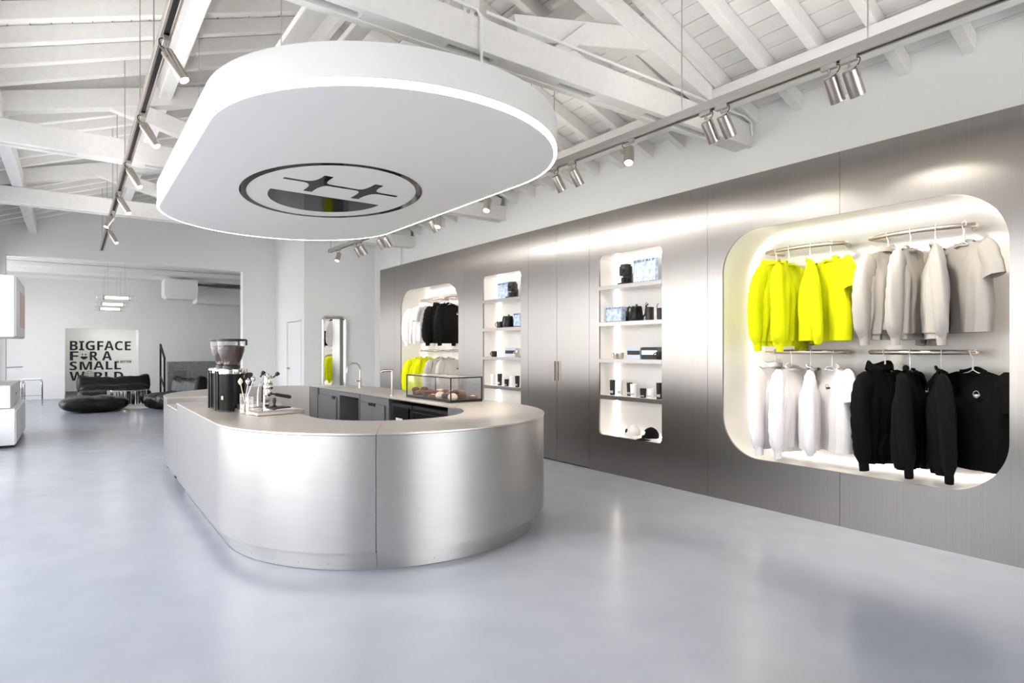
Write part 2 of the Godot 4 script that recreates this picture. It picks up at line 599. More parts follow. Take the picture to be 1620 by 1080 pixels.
func roof() -> void:
	var c := room("ceiling")
	var zf := FZ + 0.2
	var zb := BZ - 0.25
	# roof deck above the boards
	var deck := MB.new()
	for s in [-1.0, 1.0]:
		var dx := Vector3(s, -0.366, 0).normalized()
		var up := Vector3(s * 0.366, 1, 0).normalized()
		var mid := Vector3(RIDGE + s * 1.85, roof_y(RIDGE + s * 1.85), (zf + zb) * 0.5) + up * 0.075
		deck.box(mid, Vector3(4.1, 0.05, zf - zb + 0.2), 0.0, Basis(dx, up, dx.cross(up)))
	obj("roof_deck", deck, M.backing, c)
	# sheathing boards run along the room
	var L := 3.4 / cos(atan(0.366)) + 0.12
	var count := 24
	var bw := L / count
	var meshes := []
	for q in 3:
		meshes.append(MB.new().box(Vector3.ZERO, Vector3(bw - 0.006, 0.022, zf - zb), 0.003).mesh())
	var mats := [M.plank, M.plank_b, M.plank_c]
	for s in [-1.0, 1.0]:
		var dx := Vector3(s, -0.366, 0).normalized()
		var up := Vector3(s * 0.366, 1, 0).normalized()
		for i in count:
			var p: Vector3 = Vector3(RIDGE, roof_y(RIDGE), (zf + zb) * 0.5) + dx * (bw * (i + 0.5)) + up * (0.012 + rng.randf() * 0.003)
			obj("board", meshes[i % 3], mats[rng.randi() % 3], c, Transform3D(Basis(dx, up, dx.cross(up)), p))
	# common rafters
	var rm := MB.new().box(Vector3(L * 0.5 - 0.02, -0.07, 0), Vector3(L, 0.14, 0.085), 0.004).mesh()
	var z := 2.45
	while z > BZ:
		for s in [-1.0, 1.0]:
			var dx := Vector3(s, -0.366, 0).normalized()
			var up := Vector3(s * 0.366, 1, 0).normalized()
			obj("rafter", rm, M.timber, c, Transform3D(Basis(dx, up, dx.cross(up)), Vector3(RIDGE, roof_y(RIDGE), z)))
		z -= 0.452
	# purlins carried by the trusses, and the ridge board
	for x in [5.02, -0.62, 3.55, 0.85]:
		var y := roof_y(x) - 0.14 / cos(atan(0.366)) - 0.1
		obj("purlin", MB.new().box(Vector3(x, y, (zf + zb) * 0.5), Vector3(0.13, 0.2, zf - zb), 0.006), M.timber, c)
	obj("ridge_board", MB.new().box(Vector3(RIDGE, roof_y(RIDGE) - 0.2, (zf + zb) * 0.5), Vector3(0.06, 0.3, zf - zb), 0.004), M.timber, c)
	# trusses
	var said := ["white timber roof truss above the end of the canopy near the shirts wall", "white timber roof truss crossing above the middle of the ceiling canopy", "white timber roof truss nearest the lounge opening"]
	var tz := [-3.55, -7.86, -11.03]
	for i in 3:
		truss(tz[i], said[i])
	# loose boards that lie along the room on the bottom chords
	var said2 := ["wide white board lying on the truss chords over the canopy", "narrow white board lying on the truss chords over the canopy"]
	var runs := [[1.34, 0.15], [1.68, 0.12]]
	for i in 2:
		tag(obj("catwalk_board", MB.new().box(Vector3(runs[i][0], 3.767, -5.4), Vector3(runs[i][1], 0.05, 13.0), 0.004), M.timber), said2[i], "board")
	# conduit that drops to the canopy
	var pipe := MB.new()
	pipe.tube([Vector3(2.26, 3.36, -3.42), Vector3(2.26, 3.72, -3.42), Vector3(2.22, 3.765, -3.42), Vector3(1.9, 3.77, -3.42)], 0.011, 8)
	tag(obj("conduit", pipe, M.white), "thin white conduit dropping from the truss chord to the canopy", "conduit")
	pipe = MB.new()
	pipe.tube([Vector3(2.3, 3.77, -3.42), Vector3(5.4, 3.77, -3.42), Vector3(5.52, 3.74, -3.42), Vector3(5.55, 3.6, -3.42)], 0.011, 8)
	tag(obj("conduit", pipe, M.white), "thin white conduit fixed along the truss chord towards the metal wall", "conduit")
	pipe = MB.new()
	pipe.tube([Vector3(5.56, 3.1, -11.5), Vector3(5.56, 3.74, -11.5), Vector3(5.5, 3.78, -11.5), Vector3(5.2, 3.78, -11.55)], 0.018, 8)
	tag(obj("pipe", pipe, M.white), "white pipe running down the wall behind the far end of the metal wall", "pipe")

func truss(z: float, label: String) -> void:
	var t := thing("roof_truss", label, "truss", Vector3(0, 0, z), 0.0, "roof trusses")
	var y0 := 3.51
	var y1 := 3.74
	for s in [-1.0, 1.0]:
		obj("chord_plank", MB.new().box(Vector3(RIDGE, (y0 + y1) * 0.5, s * 0.07), Vector3(6.84, y1 - y0, 0.06), 0.004), M.timber, t)
	for x in [-0.9, 0.35, 1.75, 2.75, 3.75, 5.3]:
		obj("spacer_block", MB.new().box(Vector3(x, (y0 + y1) * 0.5 - 0.01, 0), Vector3(0.62, y1 - y0 - 0.03, 0.08), 0.003), M.timber, t)
	obj("king_post", MB.new().box(Vector3(RIDGE, (y1 + 4.8) * 0.5 - 0.05, 0), Vector3(0.14, 4.8 - y1 + 0.1, 0.15), 0.005), M.timber, t)
	obj("post_bracket", MB.new().box(Vector3(RIDGE, y1 + 0.06, 0.09), Vector3(0.13, 0.28, 0.03), 0.004), M.timber, t)
	for s in [-1.0, 1.0]:
		var drop := 0.14 / cos(atan(0.366)) + 0.2
		var a := Vector3(RIDGE + s * 3.32, y1 + 0.02, 0)
		var b := Vector3(RIDGE + s * 0.07, roof_y(RIDGE) - drop - 0.1, 0)
		obj("principal_rafter", MB.new().bar(a, b, 0.15, 0.2, Vector3.UP, 0.005), M.timber, t)
		var e := Vector3(RIDGE + s * 0.42, y1 + 0.06, 0)
		var w := Vector3(RIDGE + s * 1.92, roof_y(RIDGE + s * 1.92) - drop + 0.1, 0)
		obj("strut", MB.new().bar(e, w, 0.11, 0.19, Vector3.UP, 0.005), M.timber, t)
		obj("gusset", MB.new().bar(Vector3(RIDGE + s * 0.8, y1 - 0.02, 0.06), Vector3(RIDGE + s * 1.12, y1 + 0.26, 0.06), 0.05, 0.1, Vector3.UP, 0.004), M.timber, t)
		for k in 2:
			obj("bolt", MB.new().lathe([Vector2(0, 0), Vector2(0.014, 0), Vector2(0.012, 0.012), Vector2(0, 0.012)], 8, frame(Vector3.RIGHT, Vector3(0, 0, 1), Vector3(0, -1, 0), Vector3(RIDGE + s * 0.03, y1 + 0.0 + k * 0.12, 0.105))), M.satin, t)

# ---------------------------------------------------------------- metal wall with niches; plan (s, y) with s = -z
const MX := 5.04
const NICHES := [[1.236, 3.42, 0.38, 0.5], [4.156, 5.09, 0.05, 0.3], [6.63, 7.58, 0.05, 0.3], [8.30, 10.41, 0.38, 0.5]]
const N_LO := 0.44
const N_HI := 2.55
func metal_wall() -> void:
	var w := room("wall_metal")
	var top := 3.056
	var to_wall := frame(Vector3(0, 0, -1), Vector3.UP, Vector3(-1, 0, 0), Vector3(MX + 0.02, 0, 0))
	var cuts := [0.35, 1.04, 2.33, 3.59, 5.26, 5.86, 6.46, 8.13, 9.39, 10.68, 11.36]
	var shapes := []
	for q in NICHES:
		shapes.append(rounded(q[0], N_LO, q[1], N_HI, q[2], 28))
	for i in cuts.size() - 1:
		var door: bool = i == 4 or i == 5
		var g := 0.0015 if not door else 0.0025
		var s0: float = cuts[i] + g
		var s1: float = cuts[i + 1] - g
		var halves := [[s0, s1]]
		for q in NICHES:
			if q[0] > s0 and q[1] < s1:
				halves = [[s0, (q[0] + q[1]) * 0.5], [(q[0] + q[1]) * 0.5, s1]]
		var b := MB.new()
		for hv in halves:
			var polys := [PackedVector2Array(rect(hv[0], 0.012 if door else 0.0, hv[1], top))]
			for sh in shapes:
				var nxt := []
				for p in polys:
					nxt.append_array(Geometry2D.clip_polygons(p, sh))
				polys = nxt
			for p in polys:
				b.prism(p, 0.0, 0.02, to_wall)
		var o := obj("door_leaf" if door else "panel", b, M.steel, w)
		if door:
			var hs := 5.86 + (-0.055 if i == 4 else 0.055)
			var hb := MB.new()
			hb.box(Vector3(MX - 0.002, 1.165, -hs), Vector3(0.004, 0.26, 0.062), 0.001)
			hb.box(Vector3(MX - 0.012, 1.165, -hs - (0.026 if i == 4 else -0.026)), Vector3(0.022, 0.25, 0.008), 0.002)
			obj("handle", hb, M.satin, o)
	# carcass behind the panels: ledge on top, end, dark gap backing
	obj("ledge", MB.new().box(Vector3((MX + 0.02 + WX) * 0.5, top - 0.012, -5.855), Vector3(WX - MX - 0.02, 0.02, 11.0), 0.002), M.steel, w)
	obj("end_panel", MB.new().box(Vector3((MX + WX) * 0.5 + 0.01, top * 0.5, -11.352), Vector3(WX - MX - 0.02, top - 0.03, 0.015), 0.002), M.steel, w)
	var backing := MB.new()
	for i in range(1, cuts.size() - 1):
		for seg in [[0.0, N_LO - 0.02], [N_HI + 0.02, top - 0.03]] if i in [2, 8] else [[0.0, top - 0.03]]:
			backing.box(Vector3(MX + 0.032, (seg[0] + seg[1]) * 0.5, -cuts[i]), Vector3(0.02, seg[1] - seg[0], 0.05))
	obj("seam_backing", backing, M.backing, w)
	# niches
	for k in 4:
		var q: Array = NICHES[k]
		var depth: float = q[3]
		var poly := rounded(q[0], N_LO, q[1], N_HI, q[2], 28)
		var lining := MB.new().prism(poly, 0.0, depth - 0.02, frame(Vector3(0, 0, -1), Vector3.UP, Vector3(1, 0, 0), Vector3(MX + 0.02, 0, 0)), true, false)
		for i in lining.n.size(): lining.n[i] = -lining.n[i]
		for i in range(0, lining.ix.size(), 3):
			var t := lining.ix[i + 1]
			lining.ix[i + 1] = lining.ix[i + 2]
			lining.ix[i + 2] = t
		var li := obj("niche_lining", lining, M.niche, w)
		obj("niche_back", MB.new().prism(poly, 0.0, 0.015, frame(Vector3(0, 0, -1), Vector3.UP, Vector3(1, 0, 0), Vector3(MX + depth, 0, 0))), M.niche, li)
		# light strip round the back edge
		var ins := 0.018
		var ring := rounded(q[0] + ins, N_LO + ins, q[1] - ins, N_HI - ins, maxf(q[2] - ins, 0.02), 12)
		var path := []
		for p in ring:
			path.append(Vector3(MX + depth - 0.014, p.y, -p.x))
		path.append(path[0])
		path.append(path[1])
		obj("led_strip", MB.new().tube(path, 0.009, 6, false), M.led_warm, w)
		var r: float = q[2]
		var xx := MX + depth - 0.03
		var e := 0.034 if depth > 0.4 else 0.015
		strip_light(w, Vector3(xx, N_LO + r, -q[0] - 0.03), Vector3(xx, N_HI - r, -q[0] - 0.03), 0.02, Vector3(-0.7, 0, -1), e, Color(1, 0.978, 0.95))
		strip_light(w, Vector3(xx, N_LO + r, -q[1] + 0.03), Vector3(xx, N_HI - r, -q[1] + 0.03), 0.02, Vector3(-0.7, 0, 1), e, Color(1, 0.978, 0.95))
		strip_light(w, Vector3(xx, N_HI - 0.03, -q[0] - r), Vector3(xx, N_HI - 0.03, -q[1] + r), 0.02, Vector3(-0.7, -1, 0), e, Color(1, 0.978, 0.95))
		strip_light(w, Vector3(xx, N_LO + 0.03, -q[0] - r), Vector3(xx, N_LO + 0.03, -q[1] + r), 0.02, Vector3(-0.7, 1, 0), e, Color(1, 0.978, 0.95))
		if depth < 0.4:
			for y in SHELVES:
				var sb := MB.new().box(Vector3(MX + depth * 0.5 - 0.012, y - 0.0225, -(q[0] + q[1]) * 0.5), Vector3(depth - 0.03, 0.045, q[1] - q[0] - 0.002), 0.002)
				var so := obj("shelf", sb, M.niche, w)
				obj("shelf_edge", MB.new().box(Vector3(MX + 0.001, y - 0.0225, -(q[0] + q[1]) * 0.5), Vector3(0.006, 0.047, q[1] - q[0] - 0.002), 0.001), M.steel, so)
		else:
			for y in [2.36, 1.42]:
				for c in [0.29, 0.71]:
					rail(w, -(q[0] + (q[1] - q[0]) * c), y)
const SHELVES := [2.187, 1.762, 1.333, 0.906]
const RX := 5.25
# bowed hanging rail: a bent tube whose ends return into the back of the niche
func rail(parent: Node, zc: float, y: float) -> void:
	var b := MB.new()
	var p := []
	p.append(Vector3(MX + 0.495, y, zc - 0.3))
	p.append(Vector3(RX + 0.17, y, zc - 0.345))
	for i in 13:
		var a := -1.0 + 2.0 * i / 12.0
		p.append(Vector3(RX + 0.09 * a * a, y, zc + a * 0.35))
	p.append(Vector3(RX + 0.17, y, zc + 0.345))
	p.append(Vector3(MX + 0.495, y, zc + 0.3))
	b.tube(p, 0.019, 12)
	obj("hanging_rail", b, M.rail, parent)

# ---------------------------------------------------------------- lounge shell behind the opening
const LZ := -22.0
func lounge_shell() -> void:
	var b := MB.new()
	# far wall with a recess for the lettering wall
	slab_z(b, rect(-2.8, 0, -0.17, 3.6), LZ - 0.2, LZ)
	slab_z(b, rect(1.70, 0, 8.2, 3.6), LZ - 0.2, LZ)
	slab_z(b, rect(-0.17, 2.07, 1.70, 3.6), LZ - 0.2, LZ)
	room("wall_lounge_back", b, M.wall)
	b = MB.new()
	slab_z(b, rect(-0.5, 0, 2.1, 2.7), -23.7, -23.5)
	slab_x(b, rect(-23.6, 0, LZ - 0.1, 2.6), -0.32, -0.17)
	slab_x(b, rect(-23.6, 0, LZ - 0.1, 2.6), 1.70, 1.85)
	b.box(Vector3(0.77, 2.62, -22.9), Vector3(2.4, 0.2, 1.4))
	room("wall_recess", b, M.wall)
	room("baseboard_recess", MB.new().box(Vector3(0.77, 0.06, -23.485), Vector3(1.86, 0.12, 0.02), 0.002), M.concrete)
	room("baseboard_lounge", MB.new().box(Vector3(-1.48, 0.05, LZ + 0.01), Vector3(2.6, 0.1, 0.02), 0.002), M.wall)
	b = MB.new()
	slab_x(b, rect(-22.2, 0, -20.7, 3.6), -2.8, -2.6)
	slab_x(b, rect(-15.8, 0, BZ - 0.2, 3.6), -2.8, -2.6)
	slab_x(b, rect(-20.7, 0, -15.8, 0.4), -2.8, -2.6)
	slab_x(b, rect(-20.7, 3.1, -15.8, 3.6), -2.8, -2.6)
	room("wall_lounge_left", b, M.wall)
	window_at(8, Vector3(-2.7, 0.4, -15.8), Vector3(-2.7, 0.4, -20.7), 2.7)
	b = MB.new()
	slab_x(b, rect(-22.2, 0, BZ - 0.2, 3.6), 8.0, 8.2)
	slab_z(b, rect(-2.8, 0, LX - 0.1, 3.6), BZ - 0.25, BZ - 0.05)
	slab_z(b, rect(AX, 0, 8.2, 3.6), BZ - 0.25, BZ - 0.05)
	room("wall_lounge_right", b, M.wall)
	var c := room("ceiling_lounge")
	obj("roof_deck", MB.new().box(Vector3(2.7, 3.68, -18.7), Vector3(11.2, 0.06, 7.1)), M.backing, c)
	var m := MB.new().box(Vector3.ZERO, Vector3(10.9, 0.03, 0.232), 0.004).mesh()
	for i in 29:
		obj("board", m, M.plank, c, Transform3D(Basis.IDENTITY, Vector3(2.7, 3.55 + 0.012 * (i % 2), BZ - 0.36 - i * 0.238)))
	for z in [-16.6, -18.2, -19.8, -21.4]:
		obj("joist", MB.new().box(Vector3(2.7, 3.49, z), Vector3(10.8, 0.1, 0.07), 0.004), M.timber, c)
	var dl := thing("recess_downlight", "square ceiling downlight inside the lettering recess", "lamp", Vector3(0.77, 2.51, -22.6))
	obj("trim", MB.new().box(Vector3(0, 0.0, 0), Vector3(0.66, 0.012, 0.36), 0.003), M.white, dl)
	obj("lamp_panel", MB.new().box(Vector3(0, -0.007, 0), Vector3(0.6, 0.004, 0.3)), M.led, dl)
	strip_light(dl, Vector3(0.47, 2.495, -22.6), Vector3(1.07, 2.495, -22.6), 0.3, Vector3.DOWN, 0.45)
	# lettering on the recess wall
	var wall := thing("painted_lettering", "large black words painted on the white recess wall behind the black sofa", "lettering", Vector3(0, 0, -23.495))
	var lines := [["BIGFACE", 110.5, 207.0, 539.5, 554.0], ["F", 110.5, 124.0, 555.5, 570.0], ["R A", 142.0, 177.0, 555.5, 570.0], ["SMALL", 110.0, 191.5, 571.0, 585.5], ["W", 110.0, 134.0, 587.5, 602.0], ["RLD", 149.0, 195.0, 587.5, 602.0], [".", 196.3, 199.3, 599.0, 602.0], ["& BETTER", 185.0, 208.0, 570.0, 574.0]]
	var f := SystemFont.new()
	f.font_names = PackedStringArray(["Droid Sans"])
	f.font_weight = 700
	for l in lines:
		var tm := TextMesh.new()
		tm.font = f
		tm.text = l[0]
		tm.font_size = 64
		tm.pixel_size = 0.01
		tm.depth = 0.004
		tm.curve_step = 2.0
		var box := tm.get_aabb()
		var p0 := on_z(l[1], l[4], -23.495)
		var p1 := on_z(l[2], l[3], -23.495)
		var sx := (p1.x - p0.x) / box.size.x
		var sy := (p1.y - p0.y) / box.size.y
		var o := obj("words", tm, M.black, wall)
		o.transform = Transform3D(Basis.from_scale(Vector3(sx, sy, 1)), Vector3(p0.x - box.position.x * sx, p0.y - box.position.y * sy, 0.0))
	var e0 := on_z(133, 562.8, -23.495)
	var sc := (on_z(133, 555, -23.495).y - on_z(133, 570.5, -23.495).y) / 2.35
	emblem(wall, frame(Vector3(sc * 1.2, 0, 0), Vector3(0, sc, 0), Vector3(0, 0, 1), Vector3(e0.x, e0.y, 0)), 0.004, M.black, 0.45)
	# the globe that stands for the letter O
	var gp := on_z(141.5, 594.8, -23.495)
	var gl := MB.new()
	for a in [1.0, 0.66, 0.3]:
		gl_ring(gl, gp, 0.155 * a, 0.165)
	for y in [-0.09, -0.03, 0.03, 0.09]:
		var hw := 0.155 * sqrt(1.0 - pow(y / 0.165, 2.0))
		gl.box(Vector3(gp.x, gp.y + y, 0.002), Vector3(hw * 2.0, 0.006, 0.004))
	obj("globe_sign", gl, M.black, wall)
func gl_ring(b: MB, c: Vector3, rx: float, ry: float) -> void:
	var path := []
	for i in 27:
		var a := TAU * i / 25.0
		path.append(Vector3(c.x + cos(a) * rx, c.y + sin(a) * ry, 0.002))
	b.tube(path, 0.003, 4, false)

# round face: outline, star eyes, open mouth; xy in units of the canopy's emblem
func eye_poly() -> PackedVector2Array:
	var p := PackedVector2Array()
	var h := 0.042   # half width of the blunt arms
	var t := 0.022   # half width of the thin arms
	var add := func(a: Vector2, c: Vector2, b: Vector2) -> void:
		for i in 7:
			var k := i / 6.0
			p.append(a.lerp(c, k).lerp(c.lerp(b, k), k))
	for s in [1.0, -1.0]:
		# upper outline from left to right, then the lower one back
		var y0 := 0.35
		var xs := [-0.2525, 0.2525] if s > 0.0 else [0.2525, -0.2525]
		for i in 2:
			var x: float = xs[i]
			var far_l: float = x - s * 0.333 if i == 0 else 0.0
			var far_r: float = 0.0 if i == 0 else x + s * 0.333
			var tip := y0 + (0.30 if s > 0.0 else -0.345)
			if i == 0: p.append(Vector2(far_l, y0 + s * t))
			add.call(Vector2(lerpf(far_l, x, 0.58), y0 + s * t), Vector2(x - s * 0.03, y0 + s * (t + 0.005)), Vector2(x - s * h, tip))
			add.call(Vector2(x + s * h, tip), Vector2(x + s * 0.03, y0 + s * (t + 0.005)), Vector2(lerpf(far_r, x, 0.58), y0 + s * t))
			if i == 1: p.append(Vector2(far_r, y0 + s * t))
	return p
func emblem(parent: Node, at: Transform3D, deep: float, m: Material, thin := 1.0) -> void:
	var ring := MB.new()
	var k := 72
	for i in k:
		var a := TAU * i / k
		var b := TAU * (i + 1) / k
		var ri := Vector2(0.876 - 0.066 * thin, 1.175 - 0.055 * thin)
		var poly := PackedVector2Array([Vector2(cos(a) * 0.876, sin(a) * 1.175), Vector2(cos(b) * 0.876, sin(b) * 1.175), Vector2(cos(b) * ri.x, sin(b) * ri.y), Vector2(cos(a) * ri.x, sin(a) * ri.y)])
		ring.prism(poly, 0.0, deep, at)
	obj("emblem_ring", ring, m, parent)
	obj("emblem_eyes", MB.new().prism(eye_poly(), 0.0, deep, at), m, parent)
	obj("emblem_mouth", MB.new().prism(ellipse(0, -0.125, 0.585, 0.725, 40, PI, TAU), 0.0, deep, at), m, parent)

# ---------------------------------------------------------------- ceiling canopy
func stadium(cx: float, r: float, z0: float, z1: float, k := 40) -> Array:
	var p := arc(Vector2(cx, z0), r, -90, 90, k)
	p.append_array(arc(Vector2(cx, z1), r, 90, 270, k))
	return p
func canopy() -> void:
	var cx := 2.19
	var r := 1.418
	var z0 := -4.72
	var z1 := -7.765
	var lo := 3.08
	var hi := 3.346
	var t := thing("ceiling_canopy", "huge white rounded canopy light with black smiling face hanging over the counter", "canopy", Vector3(0, 0, 0))
	var to := frame(Vector3.RIGHT, Vector3(0, 0, 1), Vector3.UP, Vector3.ZERO)
	var line := func(rr: float) -> Array:
		var p := stadium(cx, rr, z0, z1)
		p.append(p[0])
		return p
	# shell: side band, top
	var side: Array = line.call(r)
	var nr := normals_of(side, 1.0)
	for i in nr.size():
		var c := Vector2(cx, clampf(side[i].y, z1, z0))
		nr[i] = (side[i] - c).normalized()
	var b := MB.new().band(side, nr, lo + 0.04, hi)
	b.prism(PackedVector2Array(stadium(cx, r, z0, z1)), hi - 0.004, hi, to, false)
	obj("shell", b, M.canopy, t)
	# underside panel
	obj("underside", MB.new().prism(PackedVector2Array(stadium(cx, r - 0.022, z0, z1)), lo, lo + 0.02, to), M.canopy, t)
	# light strip round the lower edge
	var rows := []
	for o in [[-0.001, 0.041], [0.002, 0.02], [-0.001, 0.004], [-0.012, -0.003], [-0.024, 0.0]]:
		var row := PackedVector3Array()
		for p in stadium(cx, r + o[0], z0, z1):
			row.append(Vector3(p.x, lo + o[1], p.y))
		rows.append(row)
	var strip := MB.new()
	strip.grid(rows, true, false)
	obj("led_strip", strip, M.led, t)
	var col := Color(1, 0.985, 0.96)
	var e := 0.5
	for s in [-1.0, 1.0]:
		strip_light(t, Vector3(cx + s * (r + 0.008), lo + 0.012, z0), Vector3(cx + s * (r + 0.008), lo + 0.012, z1), 0.03, Vector3(s * 0.7, -1, 0), e, col)
	for q in [[z0, -90.0], [z1, 90.0]]:
		var p := arc(Vector2(cx, q[0]), r + 0.008, q[1], q[1] + 180.0, 9)
		for i in 9:
			var out: Vector2 = (p[i] + p[i + 1]) * 0.5 - Vector2(cx, q[0])
			strip_light(t, Vector3(p[i].x, lo + 0.012, p[i].y), Vector3(p[i + 1].x, lo + 0.012, p[i + 1].y), 0.03, Vector3(out.x * 0.5, -1, out.y * 0.5), e, col)
	emblem(t, frame(Vector3.RIGHT, Vector3(0, 0, 1), Vector3(0, -1, 0), Vector3(2.21, lo, -6.2215)), 0.004, M.black_gloss)
	for p in [Vector2(1.2, -4.4), Vector2(3.55, -4.5), Vector2(0.95, -6.2), Vector2(3.42, -6.2), Vector2(1.2, -8.2), Vector2(3.2, -8.2)]:
		obj("suspension_wire", MB.new().tube([Vector3(p.x, hi - 0.002, p.y), Vector3(p.x, roof_y(p.x) - 0.05, p.y)], 0.003, 6), M.alu, t)

# ---------------------------------------------------------------- counter
const CX := 2.2
const CR := 1.35
const CI := 0.66
const CZ0 := -4.8
const CZ1 := -7.85
const TOP := 0.904
func counter() -> void:
	var t := thing("service_counter", "long rounded stainless steel coffee counter standing in the middle of the shop", "counter")
	var flat := frame(Vector3.RIGHT, Vector3(0, 0, 1), Vector3.UP, Vector3.ZERO)
	var f0 := Vector2(CX, CZ0)
	var f1 := Vector2(CX, CZ1)
	var ga := -6.86
	var gb := -7.62
	var ae := rad_to_deg(PI - asin(CI / CR))
	# fascia panels, split at the seams
	var parts := []
	parts.append([Vector2(CX - CR, ga), Vector2(CX - CR, CZ0)] )
	parts.append(arc(f0, CR, -90, -27.7, 26))
	parts.append(arc(f0, CR, -27.7, 41, 28))
	parts.append(arc(f0, CR, 41, 90, 20))
	parts.append([Vector2(CX + CR, CZ0), Vector2(CX + CR, CZ1)])
	parts.append(arc(f1, CR, 90, 180, 28))
	parts.append(arc(f1, CR, 180, 270, 28) + [Vector2(CX - CR, gb)])
	# straight run and first arc are one sheet
	parts[1] = parts[0] + parts[1].slice(1)
	parts.remove_at(0)
	for q in parts:
		var pts := fine(q)
		var nr := outward(pts)
		shorten(pts, 0.002)
		obj("fascia_panel", MB.new().band(pts, nr, 0.134, TOP - 0.016), M.fascia, t)
	# inner carcass that closes seams, underside and the gap under the worktop
	var ring_path := []
	for q in parts:
		ring_path.append_array(fine(q))
	var core := MB.new()
	var cp := []
	for p in ring_path:
		var c := Vector2(CX, clampf(p.y, CZ1, CZ0))
		cp.append(p - (p - c).normalized() * 0.04)
	core.band(cp, outward(ring_path), 0.136, TOP - 0.004)
	obj("carcass", core, M.backing, t)
	var under := MB.new()
	for i in ring_path.size() - 1:
		var a: Vector2 = ring_path[i]
		var b: Vector2 = ring_path[i + 1]
		var ca := Vector2(CX, clampf(a.y, CZ1, CZ0))
		var cb := Vector2(CX, clampf(b.y, CZ1, CZ0))
		var ia := a - (a - ca).normalized() * 0.12
		var ib := b - (b - cb).normalized() * 0.12
		under.face([Vector3(a.x, 0.134, a.y), Vector3(b.x, 0.134, b.y), Vector3(ib.x, 0.134, ib.y), Vector3(ia.x, 0.134, ia.y)], Vector3.DOWN)
	obj("bottom_lip", under, M.fascia, t)
	# plinth sheets with screws
	for q in parts:
		var pts := fine(q)
		var nr := outward(pts)
		shorten(pts, 0.0015)
		var pp := []
		for i in pts.size():
			pp.append(pts[i] - nr[i] * 0.075)
		var pl := obj("plinth_panel", MB.new().band(pp, nr, 0.004, 0.134), M.fascia, t)
		var run := 0.06
		for i in range(1, pp.size()):
			run += (pp[i] - pp[i - 1]).length()
			if run > 0.2:
				run = 0.0
				obj("screw", MB.new().lathe([Vector2(0, 0), Vector2(0.0065, 0), Vector2(0.005, 0.003), Vector2(0, 0.003)], 8, frame(Vector3.UP, Vector3(nr[i].x, 0, nr[i].y), Vector3.UP.cross(Vector3(nr[i].x, 0, nr[i].y)), Vector3(pp[i].x, 0.038, pp[i].y))), M.alu, pl)
	obj("plinth_core", MB.new().band(plinth_line(ring_path), outward(ring_path), 0.0, 0.13), M.backing, t)
	# worktop
	var o := CR + 0.005
	var out := [Vector2(CX - o, ga)] + arc(f0, o, -90, -27.7, 30)
	var inn := arc(f0, CI, -27.7, -90, 14) + [Vector2(CX - CI, ga)]
	obj("worktop", MB.new().prism(PackedVector2Array(out + inn), TOP - 0.012, TOP, flat), M.worktop, t)
	out = arc(f0, o, -27.6, 90, 44) + [Vector2(CX + o, CZ1)] + arc(f1, o, 90, ae, 20)
	inn = [Vector2(CX + CI, CZ0)] + arc(f0, CI, 90, -27.6, 26)
	obj("worktop", MB.new().prism(PackedVector2Array(out + inn), TOP - 0.012, TOP, flat), M.worktop, t)
	out = arc(f1, o, 180.0 + 180.0 - ae, 270, 20) + [Vector2(CX - o, gb), Vector2(CX - CI, gb)]
	obj("worktop", MB.new().prism(PackedVector2Array(out), TOP - 0.012, TOP, flat), M.worktop, t)
	# steps beside the lowered gate
	for z in [ga, gb]:
		obj("step_panel", MB.new().box(Vector3(CX - (CR + CI) * 0.5, 0.513, z + (0.008 if z == ga else -0.008)), Vector3(CR - CI, 0.757, 0.016), 0.001), M.fascia, t)
	# inner faces
	var ip := [Vector2(CX - CI, ga)] + arc(f0, CI, -90, 90, 40) + [Vector2(CX + CI, -4.9)]
	obj("inner_panel", MB.new().band(fine(ip), outward(fine(ip), -1.0), 0.0, TOP - 0.012), M.grey_front, t)
	# thin rear wall
	var rp := arc(f1, CR - 0.03, ae, 360.0 - ae, 20)
	obj("rear_panel", MB.new().band(rp, outward(rp, -1.0), 0.0, TOP), M.worktop, t)
	var cap := arc(f1, CR + 0.003, ae, 360.0 - ae, 20) + arc(f1, CR - 0.031, 360.0 - ae, ae, 20)
	obj("rear_cap", MB.new().prism(PackedVector2Array(cap), TOP - 0.01, TOP, flat), M.fascia, t)
	obj("end_panel", MB.new().box(Vector3(CX + CI + 0.01, 0.45, -8.98), Vector3(0.03, 0.88, 0.03), 0.002), M.satin, t)
	obj("filler_panel", MB.new().box(Vector3(CX + CI + 0.01, 0.445, -8.8), Vector3(0.02, 0.885, 0.33), 0.002), M.grey_front, t)
	# gate
	var g := thing("counter_gate", "lowered hinged gate flap in the long side of the steel counter", "gate")
	obj("gate_panel", MB.new().box(Vector3(CX - CR + 0.012, 0.482, (ga + gb) * 0.5), Vector3(0.024, 0.66, ga - gb - 0.012), 0.002), M.fascia, g)
	obj("gate_top", MB.new().box(Vector3(CX - (CR + CI) * 0.5, 0.825, (ga + gb) * 0.5), Vector3(CR - CI, 0.022, ga - gb - 0.036), 0.003), M.worktop, g)
	inside_units()

